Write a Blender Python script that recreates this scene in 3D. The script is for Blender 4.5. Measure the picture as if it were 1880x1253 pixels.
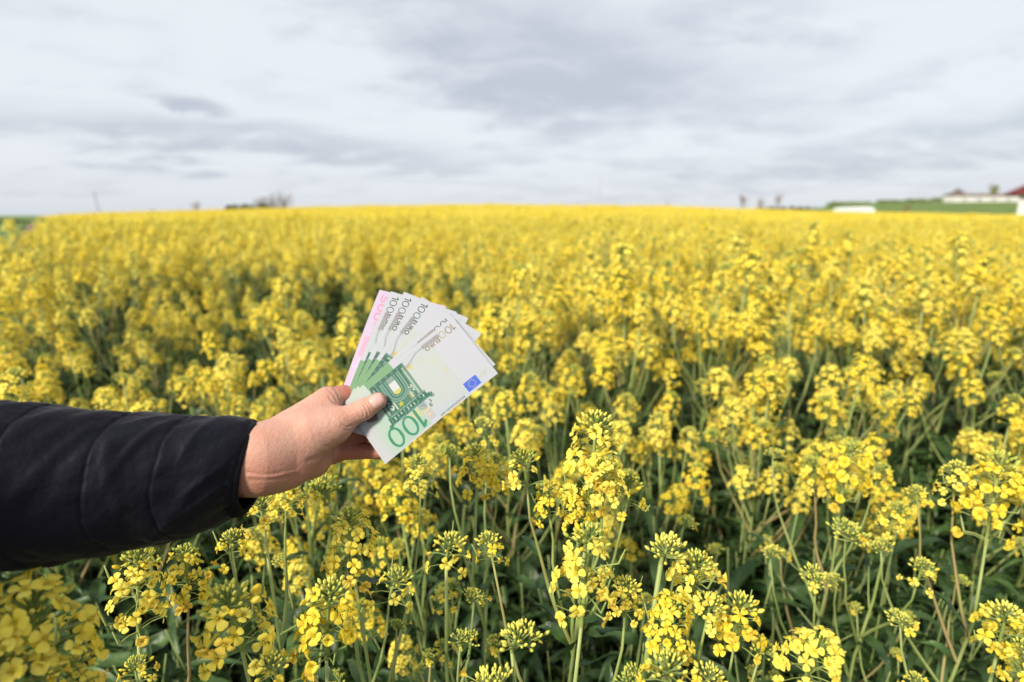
import bpy, bmesh, math, random
import numpy as np
from mathutils import Vector, Matrix, noise

for o in list(bpy.data.objects):
    bpy.data.objects.remove(o, do_unlink=True)
SC = bpy.context.scene
COL = SC.collection

# ------------------------------------------------------------------ camera
PITCH = math.radians(12.45)
CAMZ = 1.55
FPX = 20.0 / 36.0 * 1880.0
cam_d = bpy.data.cameras.new('camera')
cam_d.lens = 20.0; cam_d.sensor_width = 36.0
cam_d.clip_start = 0.02; cam_d.clip_end = 6000.0
cam_d.dof.use_dof = True; cam_d.dof.focus_distance = 0.615; cam_d.dof.aperture_fstop = 3.0
cam_o = bpy.data.objects.new('camera', cam_d); COL.objects.link(cam_o)
cam_o.location = (0, 0, CAMZ); cam_o.rotation_euler = (math.radians(90) - PITCH, 0, 0)
SC.camera = cam_o
CP, SP = math.cos(PITCH), math.sin(PITCH)

def c2w(q):
    """camera space (right, up, back) -> world, for arrays of points"""
    q = np.asarray(q, float)
    X, Y, Z = q[..., 0], q[..., 1], -q[..., 2]
    return np.stack([X, Z * CP + Y * SP, CAMZ + Y * CP - Z * SP], -1)

def cs(px, py, d):
    return np.array([(px - 940.0) / FPX * d, (626.5 - py) / FPX * d, -d])

def W(px, py, d):
    return c2w(cs(px, py, d))

# ------------------------------------------------------------------ sky and sun
SUN_EL, SUN_AZ = math.radians(37), math.radians(218)
world = bpy.data.worlds.new('World'); SC.world = world
world.use_nodes = True
nt = world.node_tree; nt.nodes.clear()

def N(nt, t, **kw):
    n = nt.nodes.new(t)
    for k, v in kw.items():
        setattr(n, k, v)
    return n

def L(nt, a, b):
    nt.links.new(a, b)

def mth(nt, op, a, b=None, c=None, clamp=False):
    n = nt.nodes.new('ShaderNodeMath'); n.operation = op; n.use_clamp = clamp
    for i, v in enumerate((a, b, c)):
        if v is None: continue
        if hasattr(v, 'links'): nt.links.new(v, n.inputs[i])
        else: n.inputs[i].default_value = v
    return n.outputs[0]

def mixc(nt, fac, a, b, typ='MIX'):
    n = nt.nodes.new('ShaderNodeMix'); n.data_type = 'RGBA'; n.blend_type = typ
    for s, v in ((n.inputs[0], fac), (n.inputs[6], a), (n.inputs[7], b)):
        if hasattr(v, 'links'): nt.links.new(v, s)
        elif isinstance(v, (int, float)): s.default_value = v
        else: s.default_value = (*v, 1.0)
    return n.outputs[2]

def build_sky():
    sky = N(nt, 'ShaderNodeTexSky', sky_type='NISHITA', sun_disc=False)
    sky.sun_elevation = SUN_EL; sky.sun_rotation = SUN_AZ
    tc = N(nt, 'ShaderNodeTexCoord')
    sep = N(nt, 'ShaderNodeSeparateXYZ'); L(nt, tc.outputs['Generated'], sep.inputs[0])
    x, y, z = sep.outputs
    # cloud layer seen in perspective: x/(z+k), y/(z+k)
    zz = mth(nt, 'ADD', mth(nt, 'MAXIMUM', z, 0.0), 0.17)
    u = mth(nt, 'DIVIDE', x, zz); v = mth(nt, 'DIVIDE', y, zz)
    cmb = N(nt, 'ShaderNodeCombineXYZ'); L(nt, u, cmb.inputs[0]); L(nt, v, cmb.inputs[1])
    mp = N(nt, 'ShaderNodeMapping'); L(nt, cmb.outputs[0], mp.inputs[0])
    mp.inputs['Rotation'].default_value = (0, 0, math.radians(-24)); mp.inputs['Scale'].default_value = (0.8, 1.05, 1); mp.inputs['Location'].default_value = (3.1, 1.7, 0)
    n1 = N(nt, 'ShaderNodeTexNoise'); L(nt, mp.outputs[0], n1.inputs['Vector'])
    n1.inputs['Scale'].default_value = 1.25; n1.inputs['Detail'].default_value = 8; n1.inputs['Roughness'].default_value = 0.52; n1.inputs['Distortion'].default_value = 0.25
    n2 = N(nt, 'ShaderNodeTexNoise'); L(nt, mp.outputs[0], n2.inputs['Vector'])
    n2.inputs['Scale'].default_value = 4.2; n2.inputs['Detail'].default_value = 9; n2.inputs['Roughness'].default_value = 0.58; n2.inputs['Distortion'].default_value = 0.4
    # wobble for the big masses
    wob = mth(nt, 'SUBTRACT', n1.outputs['Fac'], 0.5); wob2 = mth(nt, 'SUBTRACT', n2.outputs['Fac'], 0.5)
    xw = mth(nt, 'ADD', x, mth(nt, 'MULTIPLY', wob2, 0.10)); zw = mth(nt, 'ADD', z, mth(nt, 'MULTIPLY', wob, 0.14))
    zw = mth(nt, 'ADD', zw, mth(nt, 'MULTIPLY', wob2, 0.05))
    # grey cloud masses: photo px centre, half length, half height (px), tilt deg, strength
    blobs = [(1010, 110, 430, 120, -16, 1.0), (1420, 0, 420, 70, 8, .75), (1120, 215, 190, 45, 14, .8), (1830, 245, 560, 52, 9, .85), (1600, 290, 420, 30, 5, .6),
             (480, 268, 400, 36, -3, 1.0), (1000, 290, 320, 22, -2, .5), (356, 196, 58, 16, -9, 1.2), (850, 335, 620, 22, 0, .35), (1350, 345, 500, 30, 0, .5), (40, 345, 180, 16, 0, .35), (1780, 110, 260, 26, 12, .45), (60, 40, 240, 90, 0, .25)]
    tot = None
    for (px, py, a, b, tilt, s) in blobs:
        d = c2w(cs(px, py, 1.0)) - np.array([0, 0, CAMZ]); nn = np.linalg.norm(d)
        cx, cz = d[0] / nn, d[2] / nn
        A, B = a / FPX / nn, b / FPX / nn
        ct, st = math.cos(math.radians(tilt)), math.sin(math.radians(tilt))
        small = a < 100
        dx = mth(nt, 'SUBTRACT', mth(nt, 'ADD', x, mth(nt, 'MULTIPLY', wob2, .04)) if small else xw, cx); dz = mth(nt, 'SUBTRACT', mth(nt, 'ADD', z, mth(nt, 'MULTIPLY', wob2, .03)) if small else zw, cz)
        p = mth(nt, 'DIVIDE', mth(nt, 'ADD', mth(nt, 'MULTIPLY', dx, ct), mth(nt, 'MULTIPLY', dz, st)), A)
        q = mth(nt, 'DIVIDE', mth(nt, 'SUBTRACT', mth(nt, 'MULTIPLY', dz, ct), mth(nt, 'MULTIPLY', dx, st)), B)
        r = mth(nt, 'ADD', mth(nt, 'MULTIPLY', p, p), mth(nt, 'MULTIPLY', q, q))
        g = mth(nt, 'MULTIPLY', mth(nt, 'EXPONENT', mth(nt, 'MULTIPLY', mth(nt, 'POWER', r, 1.4), -0.8)), s)
        tot = g if tot is None else mth(nt, 'MAXIMUM', tot, g)
    fr = N(nt, 'ShaderNodeMapRange'); L(nt, y, fr.inputs[0]); fr.inputs[1].default_value = 0.0; fr.inputs[2].default_value = 0.35
    back = mth(nt, 'MULTIPLY', mth(nt, 'SUBTRACT', 1.0, fr.outputs[0]), 0.5)
    tot = mth(nt, 'ADD', mth(nt, 'MULTIPLY', tot, fr.outputs[0]), back)
    dens = mth(nt, 'ADD', mth(nt, 'MULTIPLY', tot, 0.72), mth(nt, 'MULTIPLY', wob, 1.15))
    dens = mth(nt, 'ADD', dens, mth(nt, 'MULTIPLY', wob2, 1.0))
    mr = N(nt, 'ShaderNodeMapRange'); mr.interpolation_type = 'SMOOTHSTEP'; L(nt, dens, mr.inputs[0]); mr.inputs[1].default_value = 0.0; mr.inputs[2].default_value = 0.95
    bright = (0.90, 0.94, 0.985); grey = (0.585, 0.62, 0.71)
    c = mixc(nt, mr.outputs[0], bright, grey)
    # low air near the horizon: pale grey blue
    hz = mth(nt, 'MULTIPLY', mth(nt, 'EXPONENT', mth(nt, 'MULTIPLY', mth(nt, 'MAXIMUM', z, 0.0), -16.0)), 0.55)
    c = mixc(nt, hz, c, (0.62, 0.67, 0.755))
    bl = N(nt, 'ShaderNodeBackground'); L(nt, c, bl.inputs[0]); bl.inputs[1].default_value = 0.82
    bs = N(nt, 'ShaderNodeBackground'); L(nt, sky.outputs[0], bs.inputs[0]); bs.inputs[1].default_value = 0.09
    mx = N(nt, 'ShaderNodeMixShader'); mx.inputs[0].default_value = 0.9
    L(nt, bs.outputs[0], mx.inputs[1]); L(nt, bl.outputs[0], mx.inputs[2])
    out = N(nt, 'ShaderNodeOutputWorld'); L(nt, mx.outputs[0], out.inputs[0])
build_sky()
world.cycles.sampling_method = 'MANUAL'; world.cycles.sample_map_resolution = 512

sun_d = bpy.data.lights.new('sun', 'SUN'); sun_d.energy = 4.8; sun_d.angle = math.radians(10); sun_d.color = (1.0, 0.90, 0.76)
sun_o = bpy.data.objects.new('sun', sun_d); COL.objects.link(sun_o)
sd = Vector((math.sin(SUN_AZ) * math.cos(SUN_EL), math.cos(SUN_AZ) * math.cos(SUN_EL), math.sin(SUN_EL)))
sun_o.rotation_euler = (-sd).to_track_quat('-Z', 'Y').to_euler(); sun_o.location = sd * 30

vs = SC.view_settings
vs.view_transform = 'Standard'; vs.look = 'None'; vs.exposure = 0.26; vs.gamma = 1.0; vs.use_curve_mapping = False
cy = SC.cycles
cy.use_denoising = True
cy.max_bounces = 6; cy.diffuse_bounces = 3; cy.glossy_bounces = 2; cy.transmission_bounces = 4; cy.transparent_max_bounces = 4
cy.use_adaptive_sampling = True; cy.adaptive_threshold = 0.01
cy.caustics_reflective = False; cy.caustics_refractive = False

# ------------------------------------------------------------------ helpers
def setp(o, label=None, cat=None, group=None, kind=None):
    if label: o['label'] = label
    if cat: o['category'] = cat
    if group: o['group'] = group
    if kind: o['kind'] = kind
    return o

def mesh_data(name, verts, faces, mats, midx=None, smooth=True, col=None, colname='tint'):
    me = bpy.data.meshes.new(name)
    me.from_pydata([tuple(map(float, v)) for v in verts], [], [tuple(map(int, f)) for f in faces])
    for m in mats: me.materials.append(m)
    if midx is not None: me.polygons.foreach_set('material_index', np.asarray(midx, np.int32))
    if smooth: me.polygons.foreach_set('use_smooth', np.ones(len(me.polygons), bool))
    if col is not None:
        a = me.color_attributes.new(colname, 'FLOAT_COLOR', 'POINT')
        c4 = np.ones((len(me.vertices), 4), np.float32); c4[:, :3] = col
        a.data.foreach_set('color', c4.ravel())
    me.update()
    return me

def link(name, data, parent=None, loc=(0, 0, 0)):
    o = bpy.data.objects.new(name, data); COL.objects.link(o); o.location = loc
    if parent is not None: o.parent = parent
    return o

def empty(name, loc, label, cat, group=None):
    o = bpy.data.objects.new(name, None); COL.objects.link(o); o.location = loc; o.empty_display_size = .05
    return setp(o, label, cat, group)

class MB:
    def __init__(s): s.v = []; s.f = []; s.m = []; s.n = 0
    def add(s, v, f, m):
        v = np.asarray(v, float).reshape(-1, 3)
        s.v.append(v); n = s.n
        s.f += [tuple(i + n for i in q) for q in f]
        s.m += ([m] * len(f)) if isinstance(m, int) else list(m)
        s.n += len(v)
    def addt(s, arr, M):
        v, f, m = arr
        R = np.array(M.to_3x3()); t = np.array(M.translation)
        s.add(v @ R.T + t, f, m)
    def box(s, c, d, m, rz=0.0):
        x, y, z = [a / 2 for a in d]
        v = np.array([(sx * x, sy * y, sz * z) for sx in (-1, 1) for sy in (-1, 1) for sz in (-1, 1)])
        R = np.array(Matrix.Rotation(rz, 3, 'Z'))
        s.add(v @ R.T + np.array(c), [(0, 1, 3, 2), (4, 6, 7, 5), (0, 4, 5, 1), (2, 3, 7, 6), (0, 2, 6, 4), (1, 5, 7, 3)], m)
    def tube(s, pts, rad, n, m, cap=True):
        pts = [Vector(p) for p in pts]; rad = rad if hasattr(rad, '__len__') else [rad] * len(pts)
        vs_, fs = [], []
        t0 = (pts[1] - pts[0]).normalized()
        up = t0.orthogonal().normalized()
        for i, p in enumerate(pts):
            t = (pts[min(i + 1, len(pts) - 1)] - pts[max(i - 1, 0)]).normalized()
            up = (up - t * up.dot(t)).normalized(); sd_ = t.cross(up)
            for k in range(n):
                a = 2 * math.pi * k / n
                vs_.append(p + (up * math.cos(a) + sd_ * math.sin(a)) * rad[i])
        for i in range(len(pts) - 1):
            for k in range(n):
                a, b = i * n + k, i * n + (k + 1) % n
                fs.append((a, b, b + n, a + n))
        if cap: fs.append(tuple(range(len(pts) * n - n, len(pts) * n)))
        s.add([tuple(v) for v in vs_], fs, m)
    def arr(s):
        return (np.concatenate(s.v), s.f, s.m)
    def data(s, name, mats, smooth=True):
        return mesh_data(name, np.concatenate(s.v), s.f, mats, s.m, smooth)

# ------------------------------------------------------------------ materials
def mat(name, base, rough=0.6, spec=0.3, build=None):
    m = bpy.data.materials.new(name); m.use_nodes = True
    t = m.node_tree; b = t.nodes['Principled BSDF']
    b.inputs['Base Color'].default_value = (*base, 1); b.inputs['Roughness'].default_value = rough
    b.inputs['Specular IOR Level'].default_value = spec
    if build: build(t, b)
    return m

def varied(c1, c2, scale, detail=3, objrand=0.0, contrast=1.0, coords='Object', bump=0.0, bscale=None, transl=0.0):
    def f(t, b):
        tc = N(t, 'ShaderNodeTexCoord')
        n = N(t, 'ShaderNodeTexNoise'); n.inputs['Scale'].default_value = scale; n.inputs['Detail'].default_value = detail
        L(t, tc.outputs[coords], n.inputs['Vector'])
        fac = mth(t, 'ADD', mth(t, 'MULTIPLY', mth(t, 'SUBTRACT', n.outputs['Fac'], 0.5), 2.2 * contrast), 0.5)
        if objrand:
            oi = N(t, 'ShaderNodeObjectInfo')
            fac = mth(t, 'ADD', fac, mth(t, 'MULTIPLY', mth(t, 'SUBTRACT', oi.outputs['Random'], 0.5), objrand))
        fac = mth(t, 'ADD', fac, 0.0, clamp=True)
        c = mixc(t, fac, c1, c2)
        L(t, c, b.inputs['Base Color'])
        if bump:
            n2 = N(t, 'ShaderNodeTexNoise'); n2.inputs['Scale'].default_value = bscale or scale * 4; n2.inputs['Detail'].default_value = 4
            L(t, tc.outputs[coords], n2.inputs['Vector'])
            bp = N(t, 'ShaderNodeBump'); bp.inputs['Strength'].default_value = bump; bp.inputs['Distance'].default_value = 0.002
            L(t, n2.outputs['Fac'], bp.inputs['Height']); L(t, bp.outputs[0], b.inputs['Normal'])
        if transl:
            tr = N(t, 'ShaderNodeBsdfTranslucent'); L(t, c, tr.inputs[0])
            mx = N(t, 'ShaderNodeMixShader'); mx.inputs[0].default_value = transl
            out = t.nodes['Material Output']
            L(t, b.outputs[0], mx.inputs[1]); L(t, tr.outputs[0], mx.inputs[2]); L(t, mx.outputs[0], out.inputs[0])
    return f

M_PETAL = mat('petal_yellow', (.8, .6, .02), .55, .25, varied((0.94, 0.735, 0.055), (0.97, 0.85, 0.17), 90, 2, .9, 1.0, transl=.38))
M_OLD = mat('petal_orange', (.8, .45, .03), .6, .2, varied((0.86, 0.58, 0.06), (0.92, 0.72, 0.14), 120, 2, .6, 1.0, transl=.3))
M_BUD = mat('bud_green', (.4, .5, .1), .5, .3, varied((0.34, 0.40, 0.065), (0.68, 0.63, 0.12), 110, 2, .8, 1.2))
M_STAMEN = mat('stamen', (.55, .42, .03), .6, .2)
M_STEM = mat('stem_green', (.2, .3, .08), .45, .35, varied((0.19, 0.27, 0.07), (0.34, 0.39, 0.14), 14, 3, .5, 1.0, bump=.15, bscale=300))
M_BRANCH = mat('stem_reddish', (.3, .24, .1), .5, .3, varied((0.25, 0.29, 0.09), (0.33, 0.23, 0.11), 18, 3, .9, 1.0))
M_LEAF = mat('leaf_blue_green', (.05, .1, .04), .42, .4, varied((0.013, 0.040, 0.012), (0.074, 0.138, 0.036), 26, 4, .6, 1.1, bump=.5, bscale=120, transl=.16))
M_SOIL = mat('soil', (.06, .045, .03), .95, .1, varied((0.03, 0.024, 0.016), (0.075, 0.055, 0.038), 9, 6, 0, 1.2, 'Object'))
M_GRASS = mat('meadow_green', (.1, .2, .05), .9, .1, varied((0.085, 0.145, 0.035), (0.155, 0.205, 0.065), 0.35, 14, 0, 1.3, 'Object', bump=.6, bscale=6))
M_DIRT = mat('field_edge_dirt', (.25, .17, .11), .95, .1, varied((0.14, 0.10, 0.06), (0.27, 0.19, 0.13), 1.5, 6, 0, 1.2, 'Object'))
M_BARE = mat('bare_twigs', (.16, .13, .12), .8, .1, varied((0.25, 0.22, 0.22), (0.36, 0.31, 0.31), 2, 3, .3))
M_HEDGE = mat('hedge_leaf', (.05, .07, .03), .7, .2, varied((0.035, 0.045, 0.02), (0.10, 0.115, 0.04), 1.2, 3, .3))
M_SPRING = mat('spring_leaf', (.2, .26, .08), .7, .2, varied((0.16, 0.21, 0.05), (0.27, 0.33, 0.11), 1.2, 3, .3))

# ------------------------------------------------------------------ terrain
def sstep(a, b, x):
    t = np.clip((x - a) / (b - a), 0, 1); return t * t * (3 - 2 * t)

_cx = np.array([-.95, -.852, -.71, -.517, -.326, -.038, .25, .536, .90, 1.1])
_cy = np.array([-.42, -.25, .28, .68, 1.08, 1.36, 1.18, .45, .0, -.05]) + .26
def ground_z(x, y):
    x = np.asarray(x, float); y = np.asarray(y, float)
    yy = np.maximum(y, 0.01); az = np.clip(x / yy, -1.1, 1.1)
    h = np.interp(az, _cx, _cy)
    t = np.clip(y / 70.0, 0, 1)
    rise = h * t ** 1.6
    fall = 1 - sstep(76, 100, y)
    hill = 7.0 * sstep(.36, .62, az) * sstep(105, 265, y) * (1 + .25 * np.clip(az - .62, 0, .6))
    return rise * np.where(y > 70, fall, 1) + hill

def field_left(y): return -.10 - .818 * y - 1.1 * min(1.0, max(0.0, (5.0 - y) / 2.5))

def build_ground():
    ys = np.concatenate([[-60, -20, -6, -2, 0, .5], np.linspace(1, 16, 24), np.linspace(17, 110, 60), np.linspace(115, 400, 40), [500, 700, 1000, 1600, 2600, 4200]])
    azs = np.concatenate([np.linspace(-60, -1.7, 8), np.linspace(-1.6, 1.6, 90), np.linspace(1.7, 60, 8)])
    V = []; 
    for y in ys:
        s = max(y, 2.0) + (4 if y < 2 else 0)
        x = np.clip(azs * s, -4500, 4500)
        z = ground_z(x, np.full_like(x, y)) if y > 0 else np.zeros_like(x)
        V += list(zip(x, np.full_like(x, y), z))
    n = len(azs); F = []; Mi = []
    for j in range(len(ys) - 1):
        for i in range(n - 1):
            F.append((j * n + i, j * n + i + 1, (j + 1) * n + i + 1, (j + 1) * n + i))
            c = np.mean([V[k] for k in F[-1]], 0)
            Mi.append(0 if (c[1] < 78 and c[0] > field_left(c[1]) - 2) else 1)
    g = link('ground', mesh_data('ground', V, F, [M_SOIL, M_GRASS], Mi)); g['kind'] = 'structure'
    # green meadow and dirt strip left of the rape, laid just above the soil
    V = []; F = []
    yy = np.linspace(2, 110, 60)
    for y in yy:
        for k in (0, -5, -20, -60, -140):
            x = field_left(y) - 1.0 - .01 * y + k + .25 * math.sin(y * 1.3) * (k == 0)
            V.append((x, y, float(ground_z(x, y)) + .03))
    for j in range(len(yy) - 1):
        for i in range(4): F.append((j * 5 + i + 1, j * 5 + i, (j + 1) * 5 + i, (j + 1) * 5 + i + 1))
    g = link('meadow', mesh_data('meadow', V, F, [M_GRASS])); g['kind'] = 'structure'
    V = []; F = []
    for y in yy:
        for k in (.5, -1.3):
            x = field_left(y) + k; V.append((x, y, float(ground_z(x, y)) + .015))
    for j in range(len(yy) - 1): F.append((j * 2 + 1, j * 2, j * 2 + 2, j * 2 + 3))
    g = link('dirt_path', mesh_data('dirt_path', V, F, [M_DIRT])); g['kind'] = 'structure'
build_ground()

# ------------------------------------------------------------------ rapeseed pieces
def look(d, roll=0.0):
    return Vector(d).to_track_quat('Z', 'Y').to_matrix().to_4x4() @ Matrix.Rotation(roll, 4, 'Z')

def blossom_arr(rng, size=.0105, flare=1.0, m=0, low=False):
    mb = MB()
    tt = [0, .33, .62, .85, 1.0] if not low else [.1, .6, 1.0]
    wid = [.09, .20, .37, .42, .20] if not low else [.14, .44, .26]
    base_r = rng.uniform(0, 1)
    for k in range(4):
        a = k * math.pi / 2 + rng.uniform(-.16, .16) + base_r * 0
        ca, sa = math.cos(a), math.sin(a)
        L_ = size * rng.uniform(.88, 1.1); fl = flare * rng.uniform(.8, 1.15); tw = rng.uniform(-.35, .35)
        vs_ = []
        for t, w in zip(tt, wid):
            r = L_ * (t ** 1.15) * min(1, .35 + .65 * fl); z = size * (.46 * min(1, t * 2.2) + .12 * math.sin(t * 2.5) + (1 - fl) * .5 * t) - size * .16 * t * t * fl
            for s in (-1, 0, 1):
                lx, ly = r, s * w * L_
                lz = z - abs(s) * size * .06 * t + s * tw * w * size
                vs_.append((lx * ca - ly * sa, lx * sa + ly * ca, lz))
        f = [(j * 3 + i, j * 3 + i + 1, j * 3 + i + 4, j * 3 + i + 3) for j in range(len(tt) - 1) for i in (0, 1)]
        mb.add(vs_, f, m)
    if not low:
        for k in range(4):
            a = k * 1.57 + .78
            mb.tube([(0, 0, 0), (math.cos(a) * size * .16, math.sin(a) * size * .16, size * .62)], [size * .05, size * .075], 3, 3)
        mb.tube([(0, 0, -size * .05), (0, 0, size * .45)], [size * .10, size * .06], 4, 2)
    return mb.arr()

def bud_arr(Ln=.0062, R=.0017, n=5, m=2):
    vs_ = [(0, 0, 0)]; zs = [.14, .5, .82]; rs = [.72, 1, .62]
    for z, r in zip(zs, rs):
        for k in range(n): vs_.append((R * r * math.cos(2 * math.pi * k / n), R * r * math.sin(2 * math.pi * k / n), Ln * z))
    vs_.append((0, 0, Ln))
    f = [(0, 1 + (k + 1) % n, 1 + k) for k in range(n)]
    for j in range(2):
        for k in range(n): a, b = 1 + j * n + k, 1 + j * n + (k + 1) % n; f.append((a, b, b + n, a + n))
    f += [(1 + 2 * n + k, 1 + 2 * n + (k + 1) % n, 1 + 3 * n) for k in range(n)]
    return (np.array(vs_), f, m)
BUD = bud_arr(); BUDY = bud_arr(.0078, .0021, 6, 0)

HEAD_MATS = [M_PETAL, M_OLD, M_BUD, M_STAMEN, M_STEM]

def head_parts(kind, seed, simple=False):
    """flower head, local +Z up, origin where it leaves the branch, returns (rachis, buds, blossoms) builders and its height"""
    rng = random.Random(seed * 7919 + hash(kind) % 1 + ord(kind) * 13)
    spec = {'Y': (.046, 22, 27, 9), 'F': (.044, 34, 20, 7), 'L': (.080, 30, 19, 20), 'B': (.016, 52, 1, 1), 'S': (.034, 34, 6, 4)}[kind]
    H, nb, no, nl = spec
    H *= rng.uniform(.9, 1.12)
    ra, bu, bl = MB(), MB(), MB()
    bend = (rng.uniform(-.006, .006), rng.uniform(-.006, .006))
    def ax(z): t = z / H; return Vector((bend[0] * t * t, bend[1] * t * t, z))
    ra.tube([ax(H * k / 4) for k in range(5)], [.0021, .0020, .0018, .0015, .0011], 5, 4)
    top = ax(H)
    subs = [(0, 0, 0)] if kind != 'B' else [(0, 0, 0), (.010, .004, -.004)]
    for i in range(nb):
        a = i * 2.39996 + rng.uniform(-.2, .2); u = (i + .5) / nb
        th = (u ** .62) * 1.45 + rng.uniform(-.08, .08)
        d = Vector((math.sin(th) * math.cos(a), math.sin(th) * math.sin(a), math.cos(th) * .95 + .15)).normalized()
        off = Vector(subs[i % len(subs)])
        r = (.009 + .0065 * u) * rng.uniform(.88, 1.12) * (1.0 if kind in 'B' else 1.05)
        p0 = top + off - Vector((0, 0, .002 + .008 * u)); p1 = p0 + d * r
        if not simple or i % 3 == 0:
            ra.tube([p0, p1], [.0006, .0008], 3, 4, cap=False)
        M = Matrix.Translation(p1) @ look(d + Vector((0, 0, .35)), a) @ Matrix.Scale((.68 + .42 * u) * rng.uniform(.9, 1.12), 4)
        y_ = u > .82 and kind in 'FLS' and rng.random() < .55
        bu.addt(BUDY if y_ else BUD, M)
    for i in range(no):
        a = i * 2.39996 + rng.uniform(-.4, .4); u = (i + .5) / no
        z = H - (.003 if kind == 'Y' else .010) - .038 * u * min(1, H / .04)
        th = (.55 if kind == 'Y' else .92) + (.95 if kind == 'Y' else .65) * u + rng.uniform(-.15, .2)
        d = Vector((math.sin(th) * math.cos(a), math.sin(th) * math.sin(a), math.cos(th)))
        r = (.0165 if kind != 'Y' else .019) + .009 * u + rng.uniform(-.003, .004)
        p0 = ax(max(z, .001)); p1 = p0 + d * r + Vector((0, 0, -.002 * u))
        ra.tube([p0, (p0 + p1) / 2 + Vector((0, 0, .0012)), p1], [.0007, .0006, .0009], 3, 4, cap=False)
        dd = (d + Vector((rng.uniform(-.4, .4), rng.uniform(-.4, .4), rng.uniform(.0, .6)))).normalized()
        bl.addt(blossom_arr(rng, rng.uniform(.0072, .0090), rng.uniform(.65, 1.1), 0, simple), Matrix.Translation(p1 - dd * .003) @ look(dd, rng.uniform(0, 6.28)))
    for i in range(nl):
        a = i * 2.39996 + rng.uniform(-.5, .5); z = max(.001, H * rng.uniform(.02, .62))
        th = 1.35 + rng.uniform(-.3, .35)
        d = Vector((math.sin(th) * math.cos(a), math.sin(th) * math.sin(a), math.cos(th)))
        r = rng.uniform(.018, .030); p0 = ax(z); p1 = p0 + d * r
        ra.tube([p0, (p0 + p1) / 2 + Vector((0, 0, .002)), p1], [.0008, .0007, .0009], 3, 4, cap=False)
        q = rng.random()
        if q < .24:
            ra.tube([p1, p1 + Vector((d.x * .3, d.y * .3, .9)).normalized() * rng.uniform(.01, .022)], [.0011, .0007], 4, 4)
        else:
            dd = (d + Vector((rng.uniform(-.5, .5), rng.uniform(-.5, .5), rng.uniform(-.4, .3)))).normalized()
            bl.addt(blossom_arr(rng, rng.uniform(.0074, .0090), rng.uniform(.25, .95), 1 if q < .5 else 0, simple), Matrix.Translation(p1 - dd * .002) @ look(dd, rng.uniform(0, 6.28)))
    return ra, bu, bl, H

HEADS = {}       # kind -> list of (merged mesh, rachis, buds, blossoms meshes, arr, height)
def make_heads():
    for kind in 'FLBSY':
        HEADS[kind] = []
        for s in range(4):
            ra, bu, bl, H = head_parts(kind, s)
            al = MB()
            for b in (ra, bu, bl):
                al.add(*b.arr())
            HEADS[kind].append((al.data('flower_head', HEAD_MATS), ra.data('rachis', HEAD_MATS), bu.data('buds', HEAD_MATS), bl.data('blossoms', HEAD_MATS), al.arr(), H))
make_heads()

def leaf(mb, p, direction, Ln, Wd, rng, droop=.5, lobes=False, m=1):
    """a wavy leaf with a folded midrib starting at p"""
    d = Vector(direction).normalized(); side = d.cross(Vector((0, 0, 1)))
    side = side.normalized() if side.length > 1e-3 else Vector((1, 0, 0))
    nl, nw = (9, 5)
    pos = Vector(p); cur = d.copy(); vs_ = []
    roll = rng.uniform(-.5, .5); ph = rng.uniform(0, 6)
    for i in range(nl):
        t = i / (nl - 1)
        w = Wd * (math.sin(math.pi * min(1, t ** .8 * .93 + .05)) ** .75) * (1 - .25 * t)
        if lobes: w *= .72 + .38 * math.cos(t * 17 + ph) if t < .72 else 1.12
        nrm = cur.cross(side).normalized()
        s2 = side * math.cos(roll) + nrm * math.sin(roll)
        n2 = cur.cross(s2).normalized() * -1
        for k in range(nw):
            u = (k - 2) / 2
            wav = math.sin(t * 13 + ph + k * 1.7) * Wd * .13 * abs(u)
            v = pos + s2 * (u * w * .5) + n2 * (abs(u) * w * .20 + wav)
            vs_.append(tuple(v))
        pos = pos + cur * (Ln / (nl - 1))
        cur = (cur + Vector((0, 0, -droop * .22 * (1 + t)))).normalized()
    f = [(i * nw + k, i * nw + k + 1, (i + 1) * nw + k + 1, (i + 1) * nw + k) for i in range(nl - 1) for k in range(nw - 1)]
    mb.add(vs_, f, m)

def curve_pts(a, b, dirn, n=7, wob=.006, rng=random):
    """curved stem from a (leaving along dirn) to b (arriving upwards)"""
    a, b = Vector(a), Vector(b); Ln = (b - a).length
    c1 = a + Vector(dirn).normalized() * Ln * .45; c2 = b - Vector((0, 0, 1)) * Ln * .28 - (b - a).normalized() * Ln * .12
    out = []
    for i in range(n):
        t = i / (n - 1); s = 1 - t
        p = a * s ** 3 + c1 * 3 * s * s * t + c2 * 3 * s * t * t + b * t ** 3
        if 0 < i < n - 1: p = p + Vector((rng.uniform(-1, 1), rng.uniform(-1, 1), 0)) * wob
        out.append(p)
    return out

def interp_path(pts, f):
    t = f * (len(pts) - 1); i = min(int(t), len(pts) - 2)
    return pts[i].lerp(pts[i + 1], t - i)

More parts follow.
